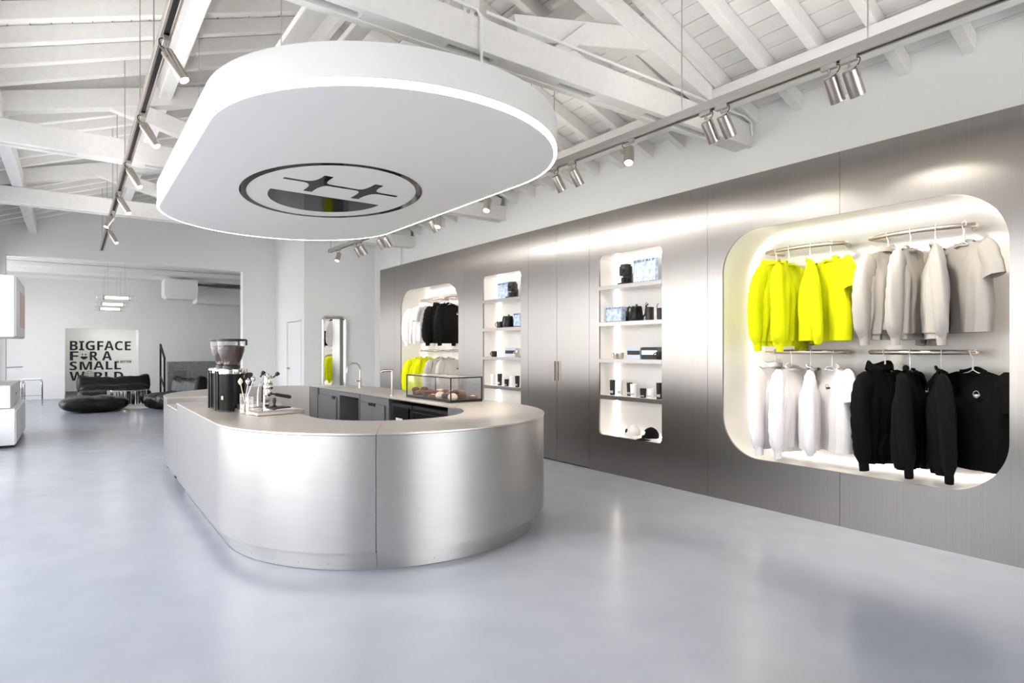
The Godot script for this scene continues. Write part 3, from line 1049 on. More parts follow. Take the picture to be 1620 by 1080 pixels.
func plinth_line(path: Array) -> Array:
	var q := []
	for p in path:
		var c := Vector2(CX, clampf(p.y, CZ1, CZ0))
		q.append(p - (p - c).normalized() * 0.081)
	return q
func fine(q: Array) -> Array:
	var p := []
	for i in q.size() - 1:
		var k := maxi(1, int((q[i + 1] - q[i]).length() / 0.25))
		for j in k:
			p.append(q[i].lerp(q[i + 1], float(j) / k))
	p.append(q[q.size() - 1])
	return p
func outward(pts: Array, flip := 1.0) -> Array:
	var q := []
	for p in pts:
		q.append((p - Vector2(CX, clampf(p.y, CZ1, CZ0))).normalized() * flip)
	return q
func shorten(p: Array, by: float) -> void:
	var k := p.size() - 1
	p[0] += (p[1] - p[0]).normalized() * by
	p[k] += (p[k - 1] - p[k]).normalized() * by

func inside_units() -> void:
	var x := CX + CI + 0.004
	# cabinet with one door, open bay, cabinet with two doors, grinder bay, fridge
	var c := thing("base_cabinet", "grey base cabinet with a single door under the sink end of the counter", "cabinet", Vector3(x, 0, -8.22))
	obj("body", MB.new().box(Vector3(0.18, 0.445, 0), Vector3(0.32, 0.885, 0.82), 0.002), M.grey_front, c)
	var d := obj("door", MB.new().box(Vector3(0.009, 0.43, -0.03), Vector3(0.018, 0.74, 0.72), 0.002), M.grey_front, c)
	obj("pull", MB.new().box(Vector3(-0.002, 0.79, 0.25), Vector3(0.02, 0.04, 0.1), 0.004), M.black, d)
	c = thing("open_bay", "dark open shelf bay with a black appliance between grey cabinets", "shelf unit", Vector3(x, 0, -7.45))
	var b := MB.new()
	b.box(Vector3(0.25, 0.86, 0), Vector3(0.48, 0.05, 0.7), 0.002)
	b.box(Vector3(0.25, 0.45, -0.34), Vector3(0.48, 0.78, 0.02), 0.002)
	b.box(Vector3(0.25, 0.45, 0.34), Vector3(0.48, 0.78, 0.02), 0.002)
	b.box(Vector3(0.25, 0.04, 0), Vector3(0.48, 0.08, 0.7), 0.002)
	obj("frame", b, M.grey_front, c)
	obj("back", MB.new().box(Vector3(0.48, 0.45, 0), Vector3(0.02, 0.78, 0.66)), M.black, c)
	obj("appliance", MB.new().lathe([Vector2(0, 0), Vector2(0.1, 0), Vector2(0.13, 0.1), Vector2(0.12, 0.4), Vector2(0.07, 0.5), Vector2(0, 0.51)], 20, Transform3D(Basis.IDENTITY, Vector3(0.24, 0.08, 0.1))), M.black_metal, c)
	c = thing("base_cabinet", "grey base cabinet with two narrow doors beside the black fridge", "cabinet", Vector3(x, 0, -6.68))
	obj("body", MB.new().box(Vector3(0.26, 0.445, 0), Vector3(0.48, 0.885, 0.84), 0.002), M.grey_front, c)
	for s in [-1.0, 1.0]:
		d = obj("door", MB.new().box(Vector3(0.009, 0.43, s * 0.17), Vector3(0.018, 0.74, 0.334), 0.002), M.grey_front, c)
		obj("pull", MB.new().box(Vector3(-0.002, 0.79, s * 0.05), Vector3(0.02, 0.035, 0.09), 0.004), M.black, d)
	c = thing("ice_machine", "black under-counter machine with a small white label", "appliance", Vector3(x, 0, -5.99))
	obj("body", MB.new().box(Vector3(0.27, 0.43, 0), Vector3(0.46, 0.84, 0.5), 0.006), M.black, c)
	obj("front_panel", MB.new().box(Vector3(0.03, 0.43, 0.03), Vector3(0.02, 0.76, 0.36), 0.004), M.black_metal, c)
	obj("label_plate", MB.new().box(Vector3(0.018, 0.66, 0.0), Vector3(0.006, 0.06, 0.16), 0.001), M.white, c)
	c = thing("glass_door_fridge", "black under-counter fridge with a dark glass door below the pastry case", "fridge", Vector3(x, 0, -5.3))
	obj("body", MB.new().box(Vector3(0.27, 0.43, 0), Vector3(0.46, 0.84, 0.84), 0.006), M.black, c)
	d = obj("door", MB.new().box(Vector3(0.03, 0.45, 0), Vector3(0.03, 0.74, 0.8), 0.005), M.black_metal, c)
	obj("glass_pane", MB.new().box(Vector3(0.012, 0.43, 0), Vector3(0.008, 0.6, 0.66), 0.002), M.black_gloss, d)
	obj("handle", MB.new().tube([Vector3(0.0, 0.79, -0.34), Vector3(-0.015, 0.79, -0.33), Vector3(-0.015, 0.79, 0.33), Vector3(0.0, 0.79, 0.34)], 0.008, 8), M.black_metal, d)

# ---------------------------------------------------------------- light tracks and spotlights
func tracks() -> void:
	var t := thing("light_track", "long grey suspended light track running beside the metal wall", "light track")
	track_body(t, 3.88, -0.2, -11.02, M.alu, [-1.63, -3.0, -4.55, -6.4, -8.4, -10.2, -10.95])
	var o := thing("light_track", "long pale suspended light track on the window side of the canopy", "light track")
	track_body(o, 0.437, -0.4, -13.3, M.satin, [-2.6, -4.6, -5.6, -7.3, -8.6, -9.6, -11.2, -13.0])
	var right := [[-1.86, 0, "first pair over the beige shirts"], [-1.74, 0, ""], [-2.78, 0, ""], [-2.64, 0, ""], [-3.55, 1, ""], [-4.29, 0, ""], [-4.55, 0, ""], [-5.72, 1, ""], [-6.85, 1, ""], [-7.12, 0, ""], [-8.6, 0, ""], [-8.82, 0, ""], [-9.55, 0, ""], [-9.75, 0, ""], [-10.5, 1, ""]]
	for r in right:
		var p := Vector3(3.88, 3.25, r[0])
		if r[1] == 0:
			spotlight(p, Vector3(5.06, 1.35, r[0] + 0.15), 0.046, 0.17, "steel spotlight on the metal wall track aimed at the " + beside(-r[0]), "spotlights aimed at the metal wall", 1.35, 44.0)
		else:
			spotlight(p, Vector3(2.9, 0.9, r[0] + 0.75), 0.042, 0.17, "lit steel spotlight turned to the counter, opposite the " + beside(-r[0]), "spotlights aimed at the counter", 3.0, 22.0)
	var nth := ["sixth from", "fifth from", "fourth from", "third from", "nearest"]
	var zs := [-4.0, -5.4, -6.83, -8.21, -10.57]
	for i in 5:
		var z: float = zs[i]
		spotlight(Vector3(0.437, 3.25, z), Vector3(1.55, 0.9, z + 1.0), 0.033, 0.21, "slim lit spotlight %s the lounge end of the window side track" % nth[i], "slim spotlights on the window side track", 3.0, 20.0)
	spotlight(Vector3(0.437, 3.25, -9.41), Vector3(-0.6, 1.2, -8.9), 0.036, 0.17, "spotlight on the window side track turned away to the windows", "", 1.6, 20.0)

func beside(s: float) -> String:
	if s < 2.33: return "beige and black clothes"
	if s < 3.6: return "neon and white clothes"
	if s < 5.2: return "shelves beside the neon clothes"
	if s < 6.5: return "closet doors"
	if s < 7.7: return "shelves nearer the lounge"
	if s < 9.2: return "beige clothes of the far niche"
	return "white clothes of the far niche"

func track_body(t: Node3D, x: float, z0: float, z1: float, m: Material, hung: Array) -> void:
	var b := MB.new()
	var zc := (z0 + z1) * 0.5
	var L := z0 - z1
	b.box(Vector3(x, 3.295, zc), Vector3(0.06, 0.04, L), 0.003)
	for s in [-1.0, 1.0]:
		b.box(Vector3(x + s * 0.0225, 3.262, zc), Vector3(0.015, 0.028, L), 0.002)
	obj("profile", b, m, t)
	obj("slot", MB.new().box(Vector3(x, 3.27, zc), Vector3(0.028, 0.02, L - 0.01)), M.black, t)
	# the profile also throws light up at the roof
	var runs := [[z0 - 0.03, -3.1], [-4.0, -7.4], [-8.3, -10.55], [-11.5, z1 + 0.03]]
	for r in runs:
		if r[0] - r[1] < 0.4: continue
		obj("uplight_strip", MB.new().box(Vector3(x, 3.3165, (r[0] + r[1]) * 0.5), Vector3(0.036, 0.003, r[0] - r[1])), M.led, t)
		strip_light(t, Vector3(x, 3.321, r[0]), Vector3(x, 3.321, r[1]), 0.036, Vector3.UP, 0.25, Color(1, 0.985, 0.965))
	for z in hung:
		obj("hanger_wire", MB.new().tube([Vector3(x, 3.312, z), Vector3(x, roof_y(x) - 0.02, z)], 0.0045, 6), M.alu, t)

func spotlight(p: Vector3, to: Vector3, r: float, L: float, label: String, group: String, energy: float, angle: float) -> void:
	var t := thing("track_spotlight", label, "spotlight", Vector3.ZERO, 0.0, group)
	var d := (to - p).normalized()
	obj("adapter", MB.new().box(p + Vector3(0, -0.012, 0), Vector3(0.03, 0.036, 0.1), 0.003), M.alu, t)
	var pivot := p + Vector3(0, -0.06, 0)
	obj("stem", MB.new().tube([p + Vector3(0, -0.028, 0), pivot], 0.008, 8), M.alu, t)
	var side := d.cross(Vector3.UP)
	side = side.normalized() if side.length() > 0.05 else Vector3.RIGHT
	var fr := frame(side, -d, side.cross(-d), pivot + d * 0.012)
	# the can, open at its lower end; local +y points back along the beam
	var can := [Vector2(r - 0.006, -L + 0.02), Vector2(r - 0.006, -L), Vector2(r - 0.001, -L), Vector2(r, -L + 0.004), Vector2(r, -0.008), Vector2(r - 0.008, 0.0), Vector2(0, 0.0)]
	obj("can", MB.new().lathe(can, 24, fr), M.satin, t)
	obj("bracket", MB.new().bar(pivot + side * (r + 0.004), pivot + side * (r + 0.004) + d * 0.07, 0.014, 0.003, side), M.satin, t)
	obj("yoke", MB.new().bar(pivot - side * 0.0, pivot + side * (r + 0.006), 0.014, 0.004, d), M.satin, t)
	obj("lens", MB.new().lathe([Vector2(0, -L + 0.012), Vector2(r - 0.006, -L + 0.012), Vector2(r - 0.006, -L + 0.018), Vector2(0, -L + 0.018)], 20, fr), M.lens, t)
	var cable := bez(pivot + side * 0.012 + d * 0.02, pivot + side * (r + 0.05), p + side * (r + 0.03), p + Vector3(0, -0.02, 0.03), 8)
	obj("cable", MB.new().tube(cable, 0.003, 5), M.black, t)
	spot_light(t, fr * Vector3(0, -L + 0.008, 0), to, energy, angle, r * 0.8)

# ---------------------------------------------------------------- clothes
# local axes: x along the shoulders, z to the front, origin at the hanger's hook on the rail
func cloth(c: Color, rough := 0.9) -> StandardMaterial3D:
	var m := mat(c, rough, 0.0, 0.3)
	m.albedo_texture = M.weave
	m.uv1_triplanar = true
	m.uv1_scale = Vector3(6, 6, 6)
	m.rim_enabled = true
	m.rim = 0.35
	m.rim_tint = 0.8
	return m
func wave(a: float, t: float, sd: float) -> float:
	return 0.020 * (absf(sin(a * 1.7 + sd + 0.5 * t)) - 0.5) * t + 0.012 * sin(a * 5.1 + sd * 2.3 + t * 2.5) * t + 0.006 * (absf(sin(t * 7.0 + a * 1.6 + sd)) - 0.5)

func shoulder_y(ax: float) -> float:
	return -0.105 - 0.03 * smoothstep(0.0, 0.09, ax) - 0.30 * maxf(ax - 0.07, 0.0)

func garment(kind: String, where: Vector3, turn: float, m: Material, rib: Material, label: String, group: String, sd: float, size := 1.0, emblem_mat: Material = null, long_by := 1.0) -> void:
	var names := {"hoodie": "hoodie", "sweater": "sweatshirt", "long": "long_sleeve_shirt", "tee": "t_shirt"}
	var t := thing(names[kind], label, {"hoodie": "hoodie", "sweater": "sweatshirt", "long": "shirt", "tee": "t-shirt"}[kind], where, turn, group)
	var W := 0.235 * size
	var hem := -0.105 - 0.68 * size * long_by
	var R := 26
	var C := 56
	var rows := []
	for i in R + 1:
		var tt := float(i) / R
		var row := PackedVector3Array()
		for j in C:
			var a := TAU * j / C
			var cx := cos(a)
			var sz := sin(a)
			var flare := 1.0 + 0.06 * tt
			var x := signf(cx) * pow(absf(cx), 0.75) * W * flare
			var neck := absf(x)
			var top := shoulder_y(neck)
			if sz > 0.0 and neck < 0.085: top -= 0.055 * (1.0 - pow(neck / 0.085, 2.0))
			if sz <= 0.0 and neck < 0.085: top -= 0.012 * (1.0 - pow(neck / 0.085, 2.0))
			var y := lerpf(top, hem, tt)
			var dep := 0.02 + 0.062 * smoothstep(0.0, 0.4, tt) - 0.012 * smoothstep(0.6, 1.0, tt)
			var z := signf(sz) * pow(absf(sz), 0.8) * dep * (0.75 + 0.25 * size)
			z += signf(sz) * wave(x * 18.0, tt, sd + (0.0 if sz > 0.0 else 2.0)) * (0.3 + absf(sz))
			x += 0.008 * sin(tt * 9.0 + sd) * tt
			row.append(Vector3(x, y, z))
		rows.append(row)
	var b := MB.new()
	b.grid(rows, true, false)
	obj("body", b, m, t)
	if kind != "tee" and kind != "long":
		var hr := []
		for i in 5:
			var row := PackedVector3Array()
			for p in rows[R]:
				row.append(Vector3(p.x * (0.97 - 0.02 * (i % 2)), hem + 0.004 - 0.05 * i / 4.0, p.z * (0.86 - 0.06 * i / 4.0)))
			hr.append(row)
		var hb := MB.new()
		hb.grid(hr, true, false)
		obj("hem_band", hb, rib, t)
	# neck opening
	if kind == "hoodie":
		var hrows := []
		for i in 9:
			var q := i / 8.0
			var row := PackedVector3Array()
			for j in 20:
				var a := TAU * j / 20.0
				var ring := Vector3(cos(a) * (0.115 - 0.02 * q), 0, sin(a) * (0.075 - 0.01 * q))
				var lift := 0.05 * sin(q * PI) + 0.02 * q
				row.append(Vector3(ring.x, -0.135 + lift + 0.012 * sin(a * 3.0 + sd) - 0.035 * maxf(sin(a), 0.0) - 0.03 * maxf(-sin(a), 0.0) * (1.0 - q), ring.z - 0.035 * (1.0 - q) - 0.03))
			hrows.append(row)
		var hd := MB.new()
		hd.grid(hrows, true, false)
		var drape := []
		for i in 7:
			var q := i / 6.0
			var row := PackedVector3Array()
			for j in 16:
				var a := TAU * j / 16.0
				var rr := sin(PI * clampf(q, 0.03, 0.97))
				row.append(Vector3(cos(a) * 0.125 * rr, -0.14 - 0.13 * q, -0.075 + sin(a) * 0.045 * rr - 0.02 * q))
			drape.append(row)
		hd.grid(drape, true, false)
		obj("hood", hd, m, t)
		obj("front_pocket", MB.new().prism(PackedVector2Array([Vector2(-0.13, 0), Vector2(0.13, 0), Vector2(0.13, 0.05), Vector2(0.085, 0.16), Vector2(-0.085, 0.16), Vector2(-0.13, 0.05)]), 0.05, 0.098, frame(Vector3.RIGHT, Vector3.UP, Vector3(0, 0, 1), Vector3(0, hem + 0.03, 0))), m, t)
		for s in [-1.0, 1.0]:
			obj("drawstring", MB.new().tube([Vector3(s * 0.04, -0.16, 0.05), Vector3(s * 0.045, -0.24, 0.092), Vector3(s * 0.04, -0.34, 0.1)], 0.004, 6), rib, t)
	else:
		var path := []
		for j in 26:
			var a := TAU * j / 24.0
			var x := cos(a) * 0.088
			var y := shoulder_y(absf(x)) + 0.004
			if sin(a) > 0.0: y -= 0.055 * sin(a)
			else: y -= 0.012 * -sin(a)
			path.append(Vector3(x, y, sin(a) * 0.032))
		obj("collar", MB.new().tube(path, 0.011 if kind == "sweater" else 0.008, 7, false), rib, t)
		obj("neck_label", MB.new().box(Vector3(0, -0.15, -0.028), Vector3(0.035, 0.02, 0.003)), M.black, t)
	# sleeves
	for s in [-1.0, 1.0]:
		var path := []
		var rad := []
		var swing := 0.03 * sin(sd * 3.0 + s)
		if kind == "tee":
			path = bez(Vector3(s * (W - 0.055), -0.185, 0), Vector3(s * (W + 0.0), -0.22, 0.005), Vector3(s * (W + 0.045), -0.30, 0.01), Vector3(s * (W + 0.065), -0.415, 0.012), 8)
			rad = [0.06, 0.085, 0.09, 0.092, 0.092, 0.092, 0.092, 0.093, 0.094]
		else:
			path = bez(Vector3(s * (W - 0.075), -0.172, 0), Vector3(s * (W + 0.0), -0.23, 0.01), Vector3(s * (W + 0.06), -0.55, 0.03 + swing), Vector3(s * (W + 0.02), hem - 0.03, 0.035 + swing), 28)
			var few := [0.02, 0.058, 0.078, 0.09, 0.096, 0.099, 0.1, 0.101, 0.101, 0.1, 0.099, 0.097, 0.094, 0.086, 0.05 if kind != "long" else 0.056]
			for i in 29:
				rad.append(lerpf(few[i / 2], few[mini(i / 2 + 1, 14)], 0.5 * (i % 2)))
		var srows := []
		var k := path.size()
		for i in k:
			var tang: Vector3 = (path[mini(i + 1, k - 1)] - path[maxi(i - 1, 0)]).normalized()
			var ox := Vector3(0, 0, 1).cross(tang).normalized()
			var row := PackedVector3Array()
			for j in 32:
				var a := TAU * j / 32.0
				var low := float(i) / k
				var rr: float = rad[i] * size * (1.0 + 0.10 * (absf(sin(i * 0.9 + a * 1.0 + sd * 2.0)) - 0.6) + 0.07 * sin(a * 4.0 + sd + i * 0.25) + 0.08 * low * (absf(sin(i * 1.7 + a * 0.5 + sd)) - 0.6))
				row.append(path[i] + ox * (cos(a) * rr * 0.86) + Vector3(0, 0, 1) * (sin(a) * rr * (0.5 if i > 1 else 0.42)))
			srows.append(row)
		var sb := MB.new()
		sb.grid(srows, true, false)
		var so := obj("sleeve", sb, m, t)
		if kind == "hoodie" or kind == "sweater":
			var e: Vector3 = path[k - 1]
			obj("cuff", MB.new().tube([e + Vector3(0, 0.012, 0), e + Vector3(-s * 0.004, -0.02, 0), e + Vector3(-s * 0.008, -0.062, 0)], [0.042 * size, 0.041 * size, 0.039 * size], 14, true, 0.72), rib, so)
	if emblem_mat:
		emblem_small(t, Vector3(0.095, -0.30, 0.1), emblem_mat)
	hanger(where, turn, label, group)

func emblem_small(t: Node3D, at: Vector3, m: Material) -> void:
	var b := MB.new()
	var path := []
	for j in 22:
		var a := TAU * j / 20.0
		path.append(at + Vector3(cos(a) * 0.021, sin(a) * 0.024, 0))
	b.tube(path, 0.0016, 4, false)
	obj("chest_emblem", b, m, t)
	obj("emblem_mouth", MB.new().prism(ellipse(0, -0.001, 0.014, 0.017, 14, PI, TAU), -0.02, 0.001, Transform3D(Basis.IDENTITY, at)), m, t)

func hanger(where: Vector3, turn: float, worn: String, group: String) -> void:
	var t := thing("clothes_hanger", "hanger of the " + worn.replace(" hanging in the", ", in the").replace("hanging ", ""), "hanger", where, turn, "hangers in the metal wall niches")
	# the hook wraps the rail; the rail runs across local x
	var p := []
	for i in 11:
		var a := lerpf(-0.6, PI + 0.25, i / 10.0)
		p.append(Vector3(cos(a) * 0.022, sin(a) * 0.022, 0))
	p.append(Vector3(-0.012, -0.03, 0))
	p.append(Vector3(0, -0.045, 0))
	obj("hook", MB.new().tube(p, 0.0035, 7), M.hanger_white, t)
	obj("neck", MB.new().tube([Vector3(0, -0.04, 0), Vector3(0, -0.135, 0)], 0.006, 8), M.hanger_white, t)
	obj("arms", MB.new().tube([Vector3(-0.19, -0.205, 0), Vector3(-0.18, -0.195, 0), Vector3(-0.03, -0.148, 0), Vector3(0, -0.13, 0), Vector3(0.03, -0.148, 0), Vector3(0.18, -0.195, 0), Vector3(0.19, -0.205, 0)], 0.004, 7), M.hanger_white, t)

func garments() -> void:
	M.weave = noise_tex(0.09, 256, Color(0.93, 0.93, 0.93), Color(1, 1, 1), FastNoiseLite.TYPE_SIMPLEX, 31)
	M.hanger_white = mat(Color(0.9, 0.89, 0.88), 0.35)
	var neon := cloth(Color(0.86, 0.88, 0.05))
	var beige := cloth(Color(0.72, 0.70, 0.675))
	beige.albedo_texture = noise_tex(0.2, 256, Color(0.86, 0.86, 0.86), Color(1, 1, 1), FastNoiseLite.TYPE_SIMPLEX, 8)
	var white := cloth(Color(0.93, 0.92, 0.925))
	var black := cloth(Color(0.028, 0.028, 0.03))
	var ink: Material = M.black
	var silver := mat(Color(0.85, 0.85, 0.85), 0.5)
	var up := 2.36
	var dn := 1.42
	# near niche: hook pixel on the rail, turn, kind
	var g := "clothes in the near niche"
	var sets := [
		[neon, up, 553.0, "neon yellow", "upper", [[1227, -12, "hoodie", null], [1250, 2, "sweater", ink], [1283, 26, "long", null], [1313, 238, "tee", null]], ink, "above the white shirts"],
		[beige, up, 553.0, "heather beige", "upper", [[1404, -22, "hoodie", null], [1442, -4, "sweater", ink], [1481, 19, "sweater", null], [1524, 232, "tee", null]], ink, "above the black shirts"],
		[white, dn, 553.0, "white", "lower", [[1226, -16, "hoodie", null], [1254, -4, "sweater", null], [1284, 24, "long", ink], [1315, 236, "tee", ink]], ink, "below the neon shirts"],
		[black, dn, 553.0, "black", "lower", [[1399, -24, "hoodie", null], [1441, 4, "sweater", silver], [1490, 20, "sweater", null], [1538, 250, "tee", silver]], silver, "below the beige shirts"]]
	var kinds := {"hoodie": "hoodie", "sweater": "sweatshirt", "long": "long sleeve shirt", "tee": "short sleeve t-shirt"}
	var n := 0
	for s in sets:
		for q in s[5]:
			var p := on_x(q[0], 553, RX + 0.02)
			var e = q[3]
			n += 1
			var word: String = "%s %s hanging in the near niche %s" % [s[3], kinds[q[2]], s[7]]
			if q[2] == "sweater" and s[5][2][2] == "sweater":
				word = "%s %s hanging beside the %s in the near niche" % [s[3], kinds[q[2]], "hoodie" if q == s[5][1] else "t-shirt"]
			garment(q[2], Vector3(RX + 0.005 + (0.03 if q == s[5][0] or q == s[5][3] else 0.0), s[1] + 0.004, p.z), deg_to_rad(q[1]), s[0], s[0], word, g, n * 1.7, 1.0, e, 1.02 if s[3] == "heather beige" else 1.09)
	# far niche
	g = "clothes in the far niche"
	var far := [
		[white, up, "white", [[664.5, -14, "sweater", null], [677, 14, "tee", ink]], "above the neon sweatshirts"],
		[black, up, "black", [[697, -14, "hoodie", null], [712.5, 4, "sweater", silver]], "above the beige sweatshirts"],
		[neon, dn, "neon yellow", [[664.5, -14, "sweater", null], [678, 6, "long", ink]], "below the white shirts"],
		[beige, dn, "heather beige", [[698, -12, "sweater", null], [713, 4, "long", ink]], "below the black shirts"]]
	for s in far:
		for q in s[3]:
			n += 1
			var p := on_x(q[0], 553, RX + 0.02)
			garment(q[2], Vector3(RX + 0.01, s[1] + 0.004, p.z), deg_to_rad(q[1]), s[0], s[0], "%s %s hanging in the far niche %s" % [s[2], kinds[q[2]], s[4]], g, n * 1.7, 0.97, q[3])

# ---------------------------------------------------------------- goods on the shelves
func shelf_spot(u: float, y: float, back := 0.12) -> Vector3:
	var p := on_x(u, 553, MX + back)
	return Vector3(p.x, y, p.z)
const FACE := -1.18   # turn that makes a thing's +z face the shop at a slant

func box_good(u0: float, u1: float, y: float, h: float, d: float, m: Material, label: String, back := 0.12, words := "", ink: Material = null, band: Material = null) -> void:
	var a := shelf_spot(u0, y, back)
	var b := shelf_spot(u1, y, back)
	var w := absf(a.z - b.z) - 0.006
	var t := thing("boxed_good", label, "box", Vector3(a.x + d * 0.5, y, (a.z + b.z) * 0.5), -PI / 2)
	obj("carton", MB.new().box(Vector3(0, h * 0.5, 0), Vector3(w, h, d), 0.002), m, t)
	if band:
		obj("print_band", MB.new().box(Vector3(0, h * 0.56, d * 0.5 + 0.0005), Vector3(w * 0.98, h * 0.36, 0.002)), band, t)
	if words:
		words_on(t, words, Vector3(0, h * 0.92, d * 0.5 + 0.002), w * 0.94, h * 0.09, ink)
		words_on(t, words, Vector3(0, h * 0.06, d * 0.5 + 0.002), w * 0.94, h * 0.07, ink)
func words_on(t: Node3D, words: String, at: Vector3, w: float, h: float, m: Material) -> void:
	var f := SystemFont.new()
	f.font_names = PackedStringArray(["Droid Sans"])
	f.font_weight = 700
	var tm := TextMesh.new()
	tm.font = f
	tm.text = words
	tm.font_size = 32
	tm.pixel_size = 0.01
	tm.depth = 0.001
	var box := tm.get_aabb()
	var s := Vector3(w / box.size.x, h / box.size.y, 1)
	var o := obj("words", tm, m, t)
	o.transform = Transform3D(Basis.from_scale(s), at - Vector3((box.position.x + box.size.x * 0.5) * s.x, (box.position.y + box.size.y * 0.5) * s.y, 0))

func tumbler(u: float, y: float, r: float, h: float, m: Material, label: String, ink: Material, back := 0.1) -> void:
	var t := thing("tumbler", label, "tumbler", shelf_spot(u, y, back), -1.25, "tumblers on the metal wall shelves")
	obj("cup", MB.new().lathe([Vector2(0, 0), Vector2(r * 0.84, 0), Vector2(r * 0.88, 0.004), Vector2(r, h), Vector2(r - 0.003, h), Vector2(r * 0.8, 0.012), Vector2(0, 0.012)], 24), m, t)
	obj("lid", MB.new().lathe([Vector2(0, h - 0.004), Vector2(r * 0.98, h - 0.004), Vector2(r * 1.02, h + 0.002), Vector2(r * 0.98, h + 0.012), Vector2(0, h + 0.013)], 24), m if m != M.white else M.white, t)
	if ink:
		words_on(t, "FACE", Vector3(0, h * 0.24, r * 0.93), r * 1.25, h * 0.17, ink)

func mug(u: float, y: float, m: Material, label: String, back := 0.1, s := 1.0) -> void:
	var t := thing("mug", label, "mug", shelf_spot(u, y, back), -1.25, "mugs on the metal wall shelves")
	obj("cup", MB.new().lathe([Vector2(0, 0), Vector2(0.036 * s, 0), Vector2(0.041 * s, 0.006), Vector2(0.042 * s, 0.085 * s), Vector2(0.039 * s, 0.085 * s), Vector2(0.037 * s, 0.01), Vector2(0, 0.01)], 20), m, t)
	obj("handle", MB.new().tube(bez(Vector3(-0.04 * s, 0.07 * s, 0), Vector3(-0.085 * s, 0.075 * s, 0), Vector3(-0.08 * s, 0.015 * s, 0), Vector3(-0.04 * s, 0.018 * s, 0), 8), 0.006, 7), m, t)

func kettle(u: float, y: float, label: String) -> void:
	var t := thing("gooseneck_kettle", label, "kettle", shelf_spot(u, y, 0.13), -1.45, "kettles on the metal wall shelves")
	obj("body", MB.new().lathe([Vector2(0, 0.018), Vector2(0.08, 0.018), Vector2(0.083, 0.025), Vector2(0.062, 0.16), Vector2(0.06, 0.165), Vector2(0, 0.167)], 24), M.black_metal, t)
	obj("base", MB.new().lathe([Vector2(0, 0), Vector2(0.088, 0), Vector2(0.088, 0.014), Vector2(0, 0.015)], 24), M.black, t)
	obj("lid", MB.new().lathe([Vector2(0, 0.166), Vector2(0.056, 0.166), Vector2(0.054, 0.173), Vector2(0.012, 0.176), Vector2(0.012, 0.195), Vector2(0, 0.196)], 20), M.black, t)
	obj("spout", MB.new().tube(bez(Vector3(0.07, 0.05, 0), Vector3(0.15, 0.05, 0), Vector3(0.1, 0.17, 0), Vector3(0.155, 0.19, 0), 10), [0.013, 0.012, 0.011, 0.01, 0.009, 0.009, 0.008, 0.008, 0.007, 0.007, 0.007], 8), M.black_metal, t)
	obj("handle", MB.new().tube([Vector3(-0.055, 0.15, 0), Vector3(-0.1, 0.17, 0), Vector3(-0.115, 0.16, 0), Vector3(-0.14, 0.06, 0)], [0.008, 0.012, 0.014, 0.012], 8), M.black, t)

func small_grinder(u: float, y: float, label: String) -> void:
	var t := thing("home_grinder", label, "coffee grinder", shelf_spot(u, y, 0.14), -1.3, "grinders on the metal wall shelves")
	obj("base", MB.new().box(Vector3(0, 0.012, 0.01), Vector3(0.13, 0.024, 0.17), 0.006), M.black, t)
	obj("catch_cup", MB.new().lathe([Vector2(0, 0.024), Vector2(0.034, 0.024), Vector2(0.034, 0.085), Vector2(0, 0.085)], 20, Transform3D(Basis.IDENTITY, Vector3(0, 0, 0.04))), M.black_metal, t)
	obj("column", MB.new().box(Vector3(0, 0.08, -0.05), Vector3(0.11, 0.13, 0.05), 0.008), M.black, t)
	obj("head", MB.new().lathe([Vector2(0, 0.11), Vector2(0.068, 0.11), Vector2(0.074, 0.118), Vector2(0.074, 0.215), Vector2(0.06, 0.222), Vector2(0.06, 0.24), Vector2(0, 0.241)], 24), M.black, t)
	obj("dial", MB.new().lathe([Vector2(0, 0), Vector2(0.022, 0), Vector2(0.02, 0.016), Vector2(0, 0.016)], 16, frame(Vector3.RIGHT, Vector3(0, 0, 1), Vector3(0, -1, 0), Vector3(0, 0.165, 0.072))), M.black_metal, t)

func cap(u: float, y: float, m: Material, badge: Material, label: String) -> void:
	var t := thing("baseball_cap", label, "cap", shelf_spot(u, y, 0.14), -1.9)
	var rows := []
	for i in 9:
		var q := i / 8.0
		var row := PackedVector3Array()
		for j in 28:
			var a := TAU * j / 28.0
			var rr := cos(q * PI * 0.5 * 0.98)
			row.append(Vector3(sin(a) * 0.088 * rr, 0.02 + 0.115 * sin(q * PI * 0.5) + 0.002 * sin(a * 6.0), cos(a) * 0.1 * rr - 0.01 * q))
		rows.append(row)
	var b := MB.new()
	b.grid(rows, true, false)
	obj("crown", b, m, t)
	obj("button", MB.new().lathe([Vector2(0, 0), Vector2(0.008, 0), Vector2(0.006, 0.006), Vector2(0, 0.007)], 10, Transform3D(Basis.IDENTITY, Vector3(0, 0.134, -0.01))), m, t)
	var br := []
	for i in 7:
		var row := PackedVector3Array()
		for j in 13:
			var a := lerpf(-1.15, 1.15, j / 12.0)
			var q := i / 6.0
			var lx := sin(a)
			row.append(Vector3(lx * (0.086 - 0.004 * q), 0.022 - 0.012 * q - 0.016 * lx * lx, cos(a) * 0.098 + q * 0.075 * (1.0 - 0.55 * lx * lx)))
		br.append(row)
	for i in range(6, -1, -1):
		var row := PackedVector3Array()
		for p in br[i]: row.append(p - Vector3(0, 0.004, 0))
		br.append(row)
	var bb := MB.new()
	bb.grid(br, false, true)
	obj("brim", bb, m, t)
	obj("badge", MB.new().lathe([Vector2(0, 0), Vector2(0.026, 0), Vector2(0.025, 0.003), Vector2(0, 0.004)], 20, frame(Vector3.RIGHT, Vector3(0, 0.35, 0.94), Vector3(0, -0.94, 0.35), Vector3(0, 0.075, 0.083))), badge, t)

